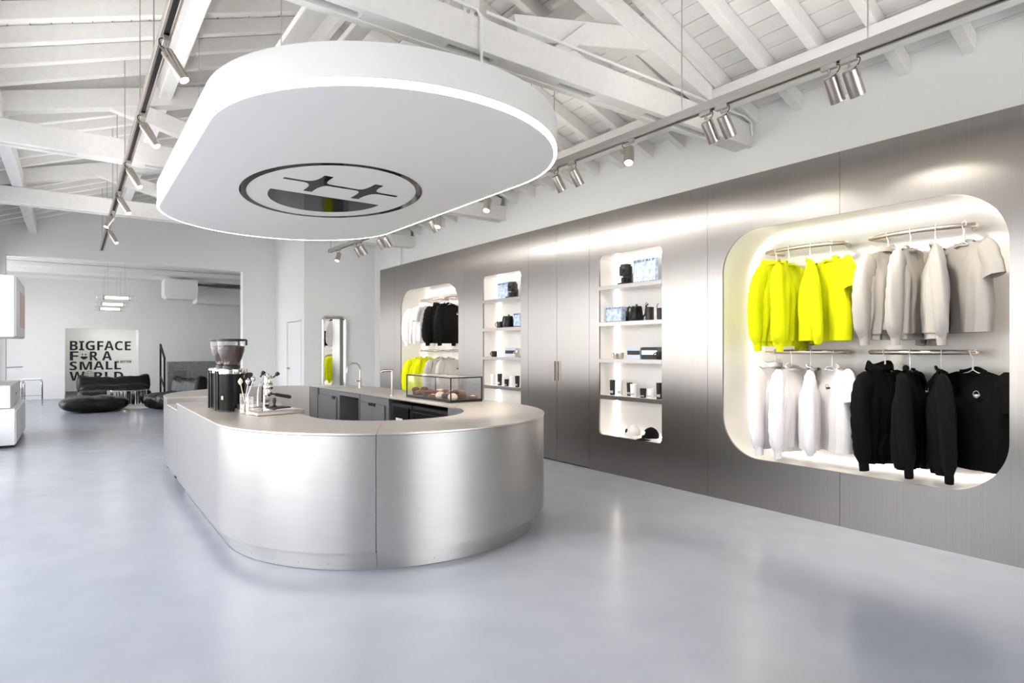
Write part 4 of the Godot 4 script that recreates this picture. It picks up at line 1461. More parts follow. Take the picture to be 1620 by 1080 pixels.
func shelf_goods() -> void:
	M.sky_print = mat(Color(0.66, 0.75, 0.86), 0.4)
	M.sky_print.albedo_texture = noise_tex(0.016, 256, Color(0.50, 0.62, 0.80), Color(0.95, 0.96, 0.97), FastNoiseLite.TYPE_SIMPLEX_SMOOTH, 77)
	M.sky_print.albedo_color = Color(0.86, 0.87, 0.88)
	M.sky_print.uv1_triplanar = true
	M.sky_print.uv1_scale = Vector3(3, 3, 3)
	M.grey_box = mat(Color(0.68, 0.72, 0.78), 0.45)
	var ink: Material = M.black
	# near shelves
	var S := SHELVES
	small_grinder(990, S[0], "black home coffee grinder on the top shelf nearest the clothes")
	box_good(1002, 1037, S[0], 0.275, 0.05, M.sky_print, "white carton with cloud print on the top shelf nearest the clothes", 0.13, "BIGFACE", ink)
	box_good(958, 983, S[1], 0.18, 0.12, M.sky_print, "pale carton with cloud print beside the black kettle near the clothes", 0.09, "BIGFACE", ink)
	kettle(1007, S[1], "black gooseneck kettle on the shelf under the cloud print carton near the clothes")
	mug(988, S[1], M.black_metal, "dark steel cup standing behind the kettle spout", 0.2, 1.5)
	canister(1028, S[1], 0.045, 0.15, "matt black canister with a hooked tool right of the kettle")
	canister(1045, S[1], 0.035, 0.13, "dark canister at the shelf end beside the kettle")
	mug(975, S[2], M.satin, "small polished steel cup on the middle shelf", 0.12, 0.85)
	mug(982, S[2], M.satin, "small polished steel cup on the middle shelf", 0.12, 0.85)
	box_good(992, 1013, S[2], 0.13, 0.1, M.grey_box, "white carton with a black label on the middle shelf", 0.08, "", null, M.black)
	box_good(1014.5, 1040, S[2], 0.135, 0.12, M.black, "black carton with a white print on the middle shelf", 0.09, "", null, M.white)
	mug(1044, S[2], M.black, "black mug at the end of the middle shelf", 0.07)
	tumbler(969, S[3], 0.033, 0.165, M.black, "tall black tumbler with white lettering nearest the light strip", M.white, 0.1)
	tumbler(981, S[3], 0.033, 0.165, M.white, "tall white tumbler with grey lettering near the clothes niche", M.grey_front, 0.12)
	tumbler(996, S[3], 0.033, 0.14, M.black, "tall black tumbler half behind a white one", M.white, 0.16)
	tumbler(1002, S[3], 0.036, 0.135, M.white, "white tumbler standing before a black one", M.grey_front, 0.07)
	tumbler(1017.5, S[3], 0.036, 0.092, M.black, "short black cup with white lettering near the clothes niche", M.white, 0.08)
	tumbler(1029, S[3], 0.036, 0.092, M.white, "short white cup with grey lettering near the clothes niche", M.grey_front, 0.1)
	tumbler(1043, S[3], 0.033, 0.165, M.black, "tall black tumbler at the shelf end near the clothes niche", M.white, 0.06)
	cap(1001, N_LO, cloth(Color(0.92, 0.91, 0.89)), M.black, "white baseball cap on the niche floor under the tumblers")
	cap(1029, N_LO, cloth(Color(0.03, 0.03, 0.032)), M.white, "black baseball cap with a round white badge under the tumblers")
	# far shelves
	box_good(787, 803, S[0], 0.26, 0.05, M.sky_print, "white carton with cloud print on the top shelf nearest the lounge", 0.16, "BIGFACE", ink)
	small_grinder(811, S[0], "black home coffee grinder on the top shelf nearest the lounge")
	mug(791, S[1], M.black, "black mug beside the kettle on the shelves nearest the lounge", 0.12, 1.2)
	kettle(805, S[1], "black gooseneck kettle on the shelves nearest the lounge")
	box_good(812, 823, S[1], 0.2, 0.12, M.sky_print, "pale carton with cloud print at the end of the kettle shelf nearest the lounge", 0.08, "BIGFACE", ink)
	mug(782, S[2], M.black, "black mug with white print on the middle shelf nearest the lounge", 0.1)
	box_good(799, 816, S[2], 0.13, 0.1, M.grey_box, "white carton with a black label on the shelves nearest the lounge", 0.1, "", null, M.black)
	mug(819.5, S[2], M.satin, "steel cup at the end of the middle shelf nearest the lounge", 0.1, 1.1)
	tumbler(780, S[3], 0.033, 0.15, M.white, "tall white tumbler on the shelves nearest the lounge", null, 0.12)
	tumbler(790.5, S[3], 0.035, 0.165, M.black, "tall black tumbler with white lettering nearest the lounge", M.white, 0.1)
	tumbler(801.5, S[3], 0.034, 0.092, M.black, "short black cup with white lettering nearest the lounge", M.white, 0.08)
	tumbler(810, S[3], 0.033, 0.14, M.white, "white tumbler between the short cup and a black tumbler nearest the lounge", null, 0.12)
	tumbler(818.5, S[3], 0.034, 0.15, M.black, "black tumbler at the shelf end nearest the lounge", M.white, 0.07)

func canister(u: float, y: float, r: float, h: float, label: String) -> void:
	var t := thing("canister", label, "canister", shelf_spot(u, y, 0.11), -1.3)
	obj("jar", MB.new().lathe([Vector2(0, 0), Vector2(r, 0), Vector2(r, h - 0.012), Vector2(r - 0.002, h - 0.01), Vector2(0, h - 0.01)], 24), M.black, t)
	obj("lid", MB.new().lathe([Vector2(0, h - 0.009), Vector2(r, h - 0.009), Vector2(r, h), Vector2(0, h)], 24), M.black_metal, t)
	obj("hook", MB.new().tube([Vector3(-r - 0.004, 0.02, 0), Vector3(-r - 0.006, h + 0.03, 0), Vector3(-r + 0.01, h + 0.055, 0)], 0.004, 6), M.black, t)

# ---------------------------------------------------------------- things on the counter
func counter_goods() -> void:
	M.beans = mat(Color(0.30, 0.16, 0.09), 0.45)
	M.beans.albedo_texture = noise_tex(0.16, 256, Color(0.45, 0.4, 0.38), Color(1, 1, 1), FastNoiseLite.TYPE_CELLULAR, 6)
	M.beans.uv1_triplanar = true
	M.beans.uv1_scale = Vector3(5, 5, 5)
	M.hopper = mat(Color(0.93, 0.92, 0.92, 0.02), 0.03)
	M.hopper.transparency = BaseMaterial3D.TRANSPARENCY_ALPHA
	M.lamp_dot = glow(Color(1, 0.95, 0.6), 2.0)
	var p := on_y(366, 651, TOP)
	var away := Vector3(p.x, 0, p.z).normalized()
	grinder(p + away * 0.13, "black coffee grinder with a hopper of beans next to the glass tool jar", 1)
	grinder(p + away * 0.41 + Vector3(-0.055, 0, -0.03), "black coffee grinder with a hopper of beans standing behind the other grinder", 2)
	# built-in espresso group with its drip tray
	var t := thing("espresso_module", "chrome espresso group with black handles on a steel drip tray beside the grinders", "espresso machine", Vector3(1.36, TOP, -5.38), 0.12)
	obj("drip_tray", MB.new().box(Vector3(0, 0.016, 0.02), Vector3(0.4, 0.03, 0.52), 0.005), M.satin, t)
	obj("grille", MB.new().box(Vector3(0.0, 0.033, 0.08), Vector3(0.34, 0.006, 0.3), 0.002), M.chrome, t)
	obj("step", MB.new().box(Vector3(0.0, 0.048, -0.19), Vector3(0.36, 0.035, 0.1), 0.004), M.satin, t)
	obj("post", MB.new().box(Vector3(0.03, 0.12, -0.14), Vector3(0.055, 0.2, 0.055), 0.01), M.chrome, t)
	obj("group_head", MB.new().lathe([Vector2(0, 0), Vector2(0.036, 0), Vector2(0.044, 0.012), Vector2(0.044, 0.035), Vector2(0.036, 0.045), Vector2(0.04, 0.075), Vector2(0.034, 0.115), Vector2(0.016, 0.135), Vector2(0, 0.138)], 24, Transform3D(Basis.IDENTITY, Vector3(0.03, 0.19, -0.09))), M.chrome, t)
	obj("collar", MB.new().lathe([Vector2(0, 0), Vector2(0.034, 0), Vector2(0.034, 0.028), Vector2(0, 0.028)], 24, Transform3D(Basis.IDENTITY, Vector3(0.03, 0.163, -0.09))), M.chrome, t)
	for q in [[Vector3(-0.03, 0.30, -0.1), Vector3(0.01, 0.345, -0.12)], [Vector3(0.07, 0.29, -0.08), Vector3(0.12, 0.335, -0.07)]]:
		obj("knob", MB.new().tube([q[0], q[0].lerp(q[1], 0.45), q[0].lerp(q[1], 0.5), q[0].lerp(q[1], 0.9), q[1]], [0.006, 0.006, 0.014, 0.018, 0.008], 10), M.black, t)
	var pf := obj("portafilter", MB.new().lathe([Vector2(0, 0), Vector2(0.024, 0.004), Vector2(0.035, 0.02), Vector2(0.036, 0.04), Vector2(0, 0.04)], 20, Transform3D(Basis.IDENTITY, Vector3(0.03, 0.125, -0.09))), M.chrome, t)
	obj("handle", MB.new().tube([Vector3(0.06, 0.148, -0.08), Vector3(0.085, 0.145, -0.07), Vector3(0.09, 0.143, -0.068), Vector3(0.2, 0.118, -0.03), Vector3(0.212, 0.115, -0.026)], [0.007, 0.008, 0.014, 0.016, 0.008], 10), M.black, pf)
	obj("steam_wand", MB.new().tube(bez(Vector3(-0.02, 0.26, -0.06), Vector3(-0.08, 0.27, 0.0), Vector3(-0.1, 0.2, 0.02), Vector3(-0.1, 0.06, 0.03), 10), 0.005, 8), M.chrome, t)
	t = thing("tamper", "black coffee tamper standing on a rubber mat behind the drip tray", "tamper", on_y(434, 645, TOP + 0.034))
	obj("base", MB.new().lathe([Vector2(0, 0), Vector2(0.03, 0), Vector2(0.03, 0.012), Vector2(0.012, 0.022), Vector2(0.009, 0.035), Vector2(0.016, 0.06), Vector2(0.014, 0.085), Vector2(0, 0.09)], 18), M.black, t)
	t = thing("tamping_mat", "black rubber tamping mat on the steel tray", "mat", on_y(437, 645, TOP + 0.0335) + Vector3(0.02, 0, 0))
	obj("pad", MB.new().box(Vector3(0, 0.004, 0), Vector3(0.16, 0.008, 0.13), 0.003, Basis(Vector3.UP, 0.4)), M.black, t)
	t.position.y = TOP + 0.034
	# glass jars with tools
	for q in [[386.5, 655.0, 0.036, 0.17], [395.0, 657.0, 0.03, 0.15]]:
		var at := on_y(q[0], q[1], TOP)
		at += Vector3(at.x, 0, at.z).normalized() * q[2]
		t = thing("glass_jar", "clear glass jar of bar spoons at the corner of the drip tray" if q[0] < 390 else "smaller clear glass jar pressed against the spoon jar", "jar", at)
		obj("glass", MB.new().lathe([Vector2(0, 0), Vector2(q[2], 0), Vector2(q[2], q[3]), Vector2(q[2] - 0.003, q[3]), Vector2(q[2] - 0.003, 0.008), Vector2(0, 0.008)], 24), M.hopper, t)
		if q[0] < 390:
			for k in 4:
				var a := k * 1.57
				var top := Vector3(sin(a) * 0.05 + 0.02, 0.26 + 0.02 * (k % 3), cos(a) * 0.04)
				var sp := thing("bar_spoon", ["steel bar spoon leaning left in the glass jar", "steel bar spoon with a round bowl in the glass jar", "black handled whisk in the glass jar", "pale wooden spoon in the glass jar"][k], "spoon", at)
				var sm: Material = [M.chrome, M.chrome, M.black, mat(Color(0.86, 0.84, 0.70), 0.5)][k]
				obj("stem", MB.new().tube([Vector3(sin(a + PI) * 0.018, 0.012, cos(a + PI) * 0.018), top], 0.0035, 7), sm, sp)
				var rows := []
				for i in 7:
					var f := i / 6.0
					var row := PackedVector3Array()
					for j in 12:
						var b := TAU * j / 12.0
						var r := sin(PI * clampf(f, 0.05, 0.95))
						row.append(top + Vector3(cos(b) * 0.02 * r, -0.02 + f * 0.06, sin(b) * 0.013 * r))
					rows.append(row)
				var mb := MB.new()
				mb.grid(rows, true, false)
				obj("bowl", mb, sm, sp)
	# taps and sink
	t = thing("sink_faucet", "tall steel gooseneck faucet behind the bar sink", "faucet", Vector3(3.3, TOP, -8.12))
	obj("base", MB.new().lathe([Vector2(0, 0), Vector2(0.024, 0), Vector2(0.024, 0.13), Vector2(0.013, 0.135), Vector2(0, 0.135)], 20), M.satin, t)
	var neck := [Vector3(0, 0.12, 0), Vector3(0, 0.26, 0)]
	for i in 9:
		var a := PI * i / 8.0
		neck.append(Vector3(-0.1 + 0.1 * cos(a), 0.26 + 0.09 * sin(a), 0.03 * i / 8.0))
	neck.append(Vector3(-0.205, 0.215, 0.03))
	obj("gooseneck", MB.new().tube(neck, 0.012, 12), M.satin, t)
	obj("lever", MB.new().tube([Vector3(-0.02, 0.095, 0.01), Vector3(-0.075, 0.095, 0.03)], [0.014, 0.01], 10), M.satin, t)
	t = thing("bar_sink", "small stainless sink let into the counter below the gooseneck faucet", "sink", Vector3(3.08, TOP, -8.2))
	var rim := MB.new()
	rim.box(Vector3(0, 0.002, 0.21), Vector3(0.34, 0.005, 0.03), 0.001)
	rim.box(Vector3(0, 0.002, -0.21), Vector3(0.34, 0.005, 0.03), 0.001)
	rim.box(Vector3(-0.155, 0.002, 0), Vector3(0.03, 0.005, 0.39), 0.001)
	rim.box(Vector3(0.155, 0.002, 0), Vector3(0.03, 0.005, 0.39), 0.001)
	obj("rim", rim, M.chrome, t)
	obj("basin", MB.new().box(Vector3(0, 0.0015, 0), Vector3(0.28, 0.002, 0.39)), M.alu, t)
	t = thing("water_tap", "straight steel water tap with a square spout beside the pastry case", "faucet", Vector3(3.0, TOP, -6.42))
	obj("post", MB.new().tube([Vector3(0, 0, 0), Vector3(0, 0.285, 0)], 0.014, 12), M.satin, t)
	obj("spout", MB.new().tube([Vector3(0.012, 0.292, 0.004), Vector3(-0.03, 0.294, -0.03), Vector3(-0.09, 0.287, -0.07), Vector3(-0.1, 0.275, -0.078)], [0.018, 0.019, 0.019, 0.016], 12), M.satin, t)
	obj("flange", MB.new().lathe([Vector2(0, 0), Vector2(0.028, 0), Vector2(0.026, 0.008), Vector2(0, 0.008)], 18), M.satin, t)
	pastry_case()

func grinder(at: Vector3, label: String, k: int) -> void:
	var t := thing("coffee_grinder", label, "coffee grinder", Vector3(at.x, TOP, at.z), 0.0, "coffee grinders on the counter")
	var r := 0.128
	obj("feet", MB.new().lathe([Vector2(0, 0), Vector2(r * 0.95, 0), Vector2(r * 0.95, 0.012), Vector2(0, 0.012)], 28), M.black, t)
	obj("drum", MB.new().lathe([Vector2(0, 0.012), Vector2(r, 0.012), Vector2(r + 0.002, 0.02), Vector2(r + 0.002, 0.325), Vector2(0, 0.326)], 40), M.black_metal, t)
	obj("steel_ring", MB.new().lathe([Vector2(0, 0.325), Vector2(r + 0.004, 0.325), Vector2(r + 0.005, 0.33), Vector2(r + 0.005, 0.362), Vector2(r - 0.004, 0.37), Vector2(0, 0.371)], 40), M.chrome, t)
	obj("neck", MB.new().lathe([Vector2(0, 0.37), Vector2(0.07, 0.37), Vector2(0.07, 0.39), Vector2(0.062, 0.4), Vector2(0, 0.4)], 28), M.black, t)
	var prof := [Vector2(0.055, 0.395), Vector2(0.06, 0.4), Vector2(0.085, 0.45), Vector2(0.108, 0.52), Vector2(0.118, 0.6), Vector2(0.119, 0.615)]
	obj("hopper", MB.new().lathe(prof, 32), M.hopper, t)
	obj("bean_fill", MB.new().lathe([Vector2(0, 0.402), Vector2(0.055, 0.402), Vector2(0.08, 0.45), Vector2(0.103, 0.52), Vector2(0.109, 0.565), Vector2(0.06, 0.575), Vector2(0, 0.572)], 32), M.beans, t)
	obj("hopper_lid", MB.new().lathe([Vector2(0, 0.616), Vector2(0.121, 0.612), Vector2(0.123, 0.618), Vector2(0.123, 0.63), Vector2(0, 0.633)], 32), M.black, t)
	obj("lid_tab", MB.new().box(Vector3(0.118, 0.6, 0.03), Vector3(0.012, 0.05, 0.03), 0.003), M.black, t)
	obj("side_bracket", MB.new().box(Vector3(-r - 0.008, 0.18, 0.05), Vector3(0.016, 0.34, 0.02), 0.003), M.black, t)
	obj("indicator_lamp", MB.new().box(Vector3(-r * 0.72, 0.12, r * 0.74), Vector3(0.012, 0.03, 0.012), 0.003), M.lamp_dot, t)
	obj("spout_block", MB.new().box(Vector3(r + 0.02, 0.27, 0.0), Vector3(0.05, 0.12, 0.07), 0.008), M.black, t)

func pastry_case() -> void:
	var x0 := 3.075
	var x1 := 3.46
	var z0 := -6.21
	var z1 := -5.215
	var h := 0.255
	var t := thing("pastry_case", "black framed glass pastry case standing on the counter", "display case", Vector3((x0 + x1) * 0.5, TOP, (z0 + z1) * 0.5))
	var hx := (x1 - x0) * 0.5
	var hz := (z1 - z0) * 0.5
	obj("tray", MB.new().box(Vector3(0, 0.012, 0), Vector3(hx * 2, 0.022, hz * 2), 0.003), M.black, t)
	for s in [-1.0, 1.0]:
		for q in [-1.0, 1.0]:
			obj("corner_post", MB.new().box(Vector3(s * (hx - 0.006), h * 0.5, q * (hz - 0.006)), Vector3(0.012, h, 0.012), 0.002), M.black, t)
		obj("top_bar", MB.new().box(Vector3(s * (hx - 0.006), h - 0.006, 0), Vector3(0.012, 0.012, hz * 2 - 0.024), 0.002), M.black, t)
		obj("top_bar", MB.new().box(Vector3(0, h - 0.006, s * (hz - 0.006)), Vector3(hx * 2 - 0.024, 0.012, 0.012), 0.002), M.black, t)
		obj("glass_pane", MB.new().box(Vector3(s * (hx - 0.006), h * 0.5 + 0.006, 0), Vector3(0.004, h - 0.036, hz * 2 - 0.026)), M.glass, t)
		obj("glass_pane", MB.new().box(Vector3(0, h * 0.5 + 0.006, s * (hz - 0.006)), Vector3(hx * 2 - 0.026, h - 0.036, 0.004)), M.glass, t)
	obj("top_pane", MB.new().box(Vector3(0, h - 0.003, 0), Vector3(hx * 2 - 0.026, 0.004, hz * 2 - 0.026)), M.glass, t)
	# pastries in three rows
	M.crust = mat(Color(0.66, 0.33, 0.14), 0.55)
	M.crust.albedo_texture = noise_tex(0.08, 128, Color(0.55, 0.5, 0.45), Color(1, 1, 1), FastNoiseLite.TYPE_SIMPLEX, 9)
	M.crust.uv1_triplanar = true
	M.crust.uv1_scale = Vector3(7, 7, 7)
	M.crust_dark = M.crust.duplicate()
	M.crust_dark.albedo_color = Color(0.42, 0.22, 0.12)
	M.sugar = mat(Color(0.90, 0.82, 0.74), 0.7)
	var kinds := [["croissant", "curved golden croissant in the glass case", M.crust], ["bun", "round dark bun in the glass case", M.crust_dark], ["muffin", "brown muffin in the glass case next to the buns", M.crust_dark], ["danish", "flat glazed pastry in the glass case", M.crust], ["sugared_bun", "pale sugared bun in the glass case", M.sugar]]
	var plan := [2, 2, 3, 0, 0, 4, 1, 0, 0, 3, 0, 4, 4, 1, 0, 1, 2, 0, 4, 1, 3]
	var r := RandomNumberGenerator.new()
	r.seed = 12
	for i in plan.size():
		var col := i / 3
		var row := i % 3
		var k: int = plan[i]
		var at := Vector3(lerpf(x0 + 0.075, x1 - 0.075, row / 2.0) + r.randf_range(-0.008, 0.008), TOP + 0.0235, lerpf(z0 + 0.08, z1 - 0.08, col / 6.0) + r.randf_range(-0.01, 0.01))
		var o := thing(kinds[k][0], kinds[k][1], "pastry", at, r.randf() * TAU, "pastries in the glass case")
		if k == 0:
			var path := []
			var rad := []
			for j in 15:
				var a := lerpf(-1.35, 1.35, j / 14.0)
				path.append(Vector3(sin(a) * 0.052, 0.03 + 0.006 * cos(a), cos(a) * 0.04 - 0.02))
				rad.append((0.008 + 0.022 * cos(a)) * (1.0 if j % 3 else 0.88))
			obj("crust", MB.new().tube(path, rad, 12), kinds[k][2], o)
		elif k == 3:
			obj("crust", MB.new().lathe([Vector2(0, 0), Vector2(0.05, 0), Vector2(0.058, 0.012), Vector2(0.05, 0.03), Vector2(0.03, 0.024), Vector2(0, 0.026)], 16), kinds[k][2], o)
			obj("glaze", MB.new().lathe([Vector2(0, 0.025), Vector2(0.028, 0.024), Vector2(0.02, 0.034), Vector2(0, 0.037)], 14), M.sugar, o)
		elif k == 2:
			obj("base", MB.new().lathe([Vector2(0, 0), Vector2(0.03, 0), Vector2(0.038, 0.045), Vector2(0, 0.045)], 16), M.crust_dark, o)
			obj("top", MB.new().lathe([Vector2(0.03, 0.04), Vector2(0.048, 0.045), Vector2(0.046, 0.065), Vector2(0.025, 0.085), Vector2(0, 0.09)], 16), M.crust_dark, o)
		else:
			obj("crust", MB.new().lathe([Vector2(0, 0), Vector2(0.04, 0), Vector2(0.053, 0.018), Vector2(0.047, 0.045), Vector2(0.026, 0.062), Vector2(0, 0.066)], 18), kinds[k][2], o)

# ---------------------------------------------------------------- window side
func left_side() -> void:
	# drawer cabinet and wall box by the left wall
	var xf := -0.67
	var t := thing("drawer_cabinet", "white low cabinet in two tiers by the lounge opening", "cabinet", Vector3(0, 0, -12.48))
	obj("lower_body", MB.new().box(Vector3((xf + LX) * 0.5 + 0.01, 0.305, 0), Vector3(xf - LX - 0.03, 0.53, 2.18), 0.006), M.white, t)
	obj("upper_body", MB.new().box(Vector3((xf + LX) * 0.5 - 0.02, 0.745, 0), Vector3(xf - LX - 0.08, 0.33, 2.08), 0.006), M.white, t)
	obj("plinth", MB.new().box(Vector3((xf + LX) * 0.5 - 0.02, 0.02, 0), Vector3(xf - LX - 0.1, 0.036, 2.1)), M.black, t)
	for k in 3:
		var d := obj("drawer_front", MB.new().box(Vector3(xf + 0.0, 0.305, -0.72 + k * 0.72), Vector3(0.018, 0.5, 0.7), 0.004), M.white, t)
		obj("pull", MB.new().box(Vector3(xf + 0.012, 0.545, -0.72 + k * 0.72), Vector3(0.012, 0.014, 0.3), 0.003), M.white, d)
	obj("name_plate", MB.new().box(Vector3(xf - 0.035, 0.76, 0.35), Vector3(0.006, 0.03, 0.12), 0.001), M.grey_front, t)
	for z in [-1.0, 0.0, 1.0]:
		obj("foot", MB.new().lathe([Vector2(0, 0), Vector2(0.03, 0), Vector2(0.025, 0.05), Vector2(0, 0.05)], 12, Transform3D(Basis.IDENTITY, Vector3(xf - 0.05, 0, z))), M.black, t)
	t = thing("display_box", "white box with a pale pink screen hung above the low cabinet", "display box", Vector3(0, 2.08, -12.4))
	obj("casing", MB.new().box(Vector3((xf + LX) * 0.5, 0, 0), Vector3(xf - LX - 0.012, 0.905, 2.05), 0.012), M.white, t)
	obj("door_panel", MB.new().box(Vector3(xf + 0.0, 0, 0.02), Vector3(0.02, 0.88, 1.96), 0.004), M.white, t)
	obj("pink_print", MB.new().box(Vector3(xf + 0.012, 0.0, -0.33), Vector3(0.006, 0.56, 1.1), 0.001), mat(Color(0.86, 0.72, 0.70), 0.4), t)

# ---------------------------------------------------------------- lounge
# puffy quilted cushion: w along x, d along z, h high, with pleats and soft corners
func puff(w: float, d: float, h: float, sd: float, pleats := 9, ears := 0.0, tip := 5.0) -> MB:
	var rows := []
	var R := 60
	var C := 48
	for i in R + 1:
		var s := -1.0 + 2.0 * i / R
		var row := PackedVector3Array()
		var e := pow(maxf(1.0 - pow(absf(s), tip), 0.0), 0.42)
		for j in C:
			var a := TAU * j / C
			var cz := signf(cos(a)) * pow(absf(cos(a)), 0.55)
			var cy := signf(sin(a)) * pow(absf(sin(a)), 0.7)
			# pleats run over the cushion, crumple folds cross them
			var pl := pow(absf(sin(s * PI * pleats * 0.5 + 0.35 * sin(a * 2.0 + sd))), 0.5) - 0.7
			var fold := 1.0 + 0.05 * pl * (0.4 + absf(sin(a))) + 0.022 * sin(a * 9.0 + s * 7.0 + sd) + 0.014 * sin(a * 5.0 - s * 19.0 + sd * 2.0)
			var tuft := 1.0 - 0.13 * pow(maxf(sin(a), 0.0), 2.0) * pow(0.5 + 0.5 * cos(s * PI * 3.0), 2.0) * (1.0 - absf(s))
			var y := cy * h * 0.5 * (0.08 + 0.92 * e) * fold * tuft + h * 0.5
			y += ears * pow(absf(s), 5.0) * maxf(cy, 0.0)
			row.append(Vector3(s * w * 0.5, maxf(y, 0.0), cz * d * 0.5 * (0.5 + 0.5 * e) * (1.0 + 0.5 * (fold - 1.0))))
		rows.append(row)
	var b := MB.new()
	b.grid(rows, true, false)
	b.face(Array(rows[0]), Vector3.LEFT)
	b.face(Array(rows[R]), Vector3.RIGHT)
	return b

func lounge_things() -> void:
	# sofa, ottoman, chair
	var t := thing("lounge_sofa", "low black leather sofa with a pleated backrest under the wall lettering", "sofa", Vector3(0.93, 0, -19.3))
	obj("seat", puff(1.66, 0.95, 0.40, 0.3, 6, 0.0, 8.0), M.leather, t, Transform3D(Basis.IDENTITY, Vector3(0, 0, 0.12)))
	obj("backrest", puff(1.68, 0.4, 0.54, 1.1, 6, 0.16, 9.0), M.leather, t, Transform3D(Basis(Vector3.RIGHT, -0.16), Vector3(0, 0.17, -0.28)))
	obj("lumbar", puff(1.56, 0.4, 0.24, 2.1, 6, 0.0, 8.0), M.leather, t, Transform3D(Basis.IDENTITY, Vector3(0, 0.28, -0.02)))
	t = thing("lounge_ottoman", "low black leather floor cushion in front of the sofa", "ottoman", Vector3(0.42, 0, -16.95), 0.12)
	obj("cushion", puff(1.3, 0.9, 0.38, 2.4, 4, 0.0, 2.4), M.leather, t)
	t = thing("lounge_chair", "low black leather lounge chair beside the chrome table", "lounge chair", Vector3(2.02, 0, -16.9), -0.95)
	obj("seat", puff(0.9, 1.0, 0.40, 0.7, 12, 0.0, 6.0), M.leather, t, Transform3D(Basis.IDENTITY, Vector3(0, 0, 0.05)))
	obj("backrest", puff(0.92, 0.34, 0.5, 1.9, 9, 0.16, 9.0), M.leather, t, Transform3D(Basis(Vector3.RIGHT, -0.18), Vector3(0, 0.22, -0.42)))
	# fluted chrome table
	t = thing("coffee_table", "round mirror chrome coffee table with deep vertical flutes", "table", Vector3(1.13, 0, -17.98))
	var rows := []
	for y in [0.0, 0.01, 0.4, 0.42]:
		var row := PackedVector3Array()
		for j in 160:
			var a := TAU * j / 160.0
			var rr := 0.40 + 0.035 * sin(a * 12.0)
			row.append(Vector3(cos(a) * rr, y, sin(a) * rr))
		rows.append(row)
	var b := MB.new()
	b.grid(rows, true, false)
	obj("fluted_body", b, M.chrome, t)
	obj("table_top", MB.new().lathe([Vector2(0, 0.415), Vector2(0.43, 0.415), Vector2(0.435, 0.42), Vector2(0.43, 0.428), Vector2(0, 0.428)], 40), M.chrome, t)
	# fur rug
	var rug := MB.new()
	var rr2 := RandomNumberGenerator.new()
	rr2.seed = 4
	var rrows := []
	for i in 14:
		var row := PackedVector3Array()
		for j in 72:
			var a := TAU * j / 72.0
			var f := i / 13.0
			var rad := (1.0 - f) * (1.0 + 0.05 * sin(a * 9.0) + 0.03 * sin(a * 23.0))
			row.append(Vector3(cos(a) * 0.92 * rad, (0.006 if i == 0 else 0.02 + rr2.randf() * 0.016), sin(a) * 0.72 * rad))
		rrows.append(row)
	rug.grid(rrows, true, false)
	t = thing("fur_rug", "small shaggy white fur rug under the chrome table", "rug", Vector3(1.22, 0, -17.75))
	obj("pile", rug, mat(Color(0.90, 0.89, 0.87), 0.95), t)
	t.get_child(0).set_meta("kind", "stuff")
	# three tube lamps on wires
	var lamps := [[152.0, 216.0, 471.0, -15.95], [150.0, 206.0, 482.0, -18.3], [148.0, 200.0, 489.0, -20.4]]
	var said := ["glass tube pendant lamp nearest the shop opening", "glass tube pendant lamp in the middle of the lounge row", "glass tube pendant lamp nearest the lettering wall"]
	M.led_tube = glow(Color(1, 0.95, 0.88), 2.2)
	M.tube_glass = mat(Color(0.8, 0.8, 0.8, 0.05), 0.04)
	M.tube_glass.transparency = BaseMaterial3D.TRANSPARENCY_ALPHA
	var ly := on_z(184, 471, -15.95).y
	for i in 3:
		var q: Array = lamps[i]
		var a := on_z(q[0], 471, q[3])
		var c := on_z(q[1], 471, q[3])
		var L := c.x - a.x
		t = thing("tube_pendant_lamp", said[i], "pendant lamp", Vector3((a.x + c.x) * 0.5, ly, q[3]), 0.0, "lounge tube lamps")
		var lie := frame(Vector3.UP, Vector3.RIGHT, Vector3(0, 0, -1), Vector3.ZERO)
		var R := 0.075
		var pr := []
		for k in 7:
			var an := PI * 0.5 * k / 6.0
			pr.append(Vector2(R * sin(an), -L * 0.5 + R - R * cos(an)))
		for k in 7:
			var an := PI * 0.5 * k / 6.0
			pr.append(Vector2(R * cos(an), L * 0.5 - R + R * sin(an)))
		obj("glass_capsule", MB.new().lathe(pr, 20, lie), M.tube_glass, t)
		obj("lamp_tube", MB.new().tube([Vector3(-L * 0.5 + 0.16, 0, 0), Vector3(L * 0.5 - 0.12, 0, 0)], 0.03, 14), M.led_tube, t)
		for s in [-1.0, 1.0]:
			obj("end_cap", MB.new().lathe([Vector2(0, 0), Vector2(0.045, 0), Vector2(0.045, 0.03), Vector2(0, 0.03)], 16, frame(Vector3.UP, Vector3.RIGHT, Vector3(0, 0, -1), Vector3(s * (L * 0.5 - 0.14) - 0.015, 0, 0))), M.satin, t)
			obj("suspension_wire", MB.new().tube([Vector3(s * 0.16, R - 0.002, 0), Vector3(s * 0.16, 3.53 - ly, 0)], 0.003, 6), M.alu, t)
		strip_light(t, t.position + Vector3(-L * 0.5 + 0.16, -R - 0.01, 0), t.position + Vector3(L * 0.5 - 0.12, -R - 0.01, 0), 0.1, Vector3.DOWN, 0.35, Color(1, 0.94, 0.86))
	# air conditioner and boxed duct
	t = thing("ceiling_air_conditioner", "white air conditioning unit hung under the lounge ceiling", "air conditioner", Vector3(2.55, 3.5, -19.9))
	obj("body", MB.new().prism(PackedVector2Array([Vector2(-0.42, 0), Vector2(0.42, 0), Vector2(0.42, -0.42), Vector2(0.36, -0.56), Vector2(-0.36, -0.56), Vector2(-0.42, -0.5)]), -0.35, 0.35, frame(Vector3.RIGHT, Vector3.UP, Vector3(0, 0, 1), Vector3(0, -0.03, 0))), M.white, t)
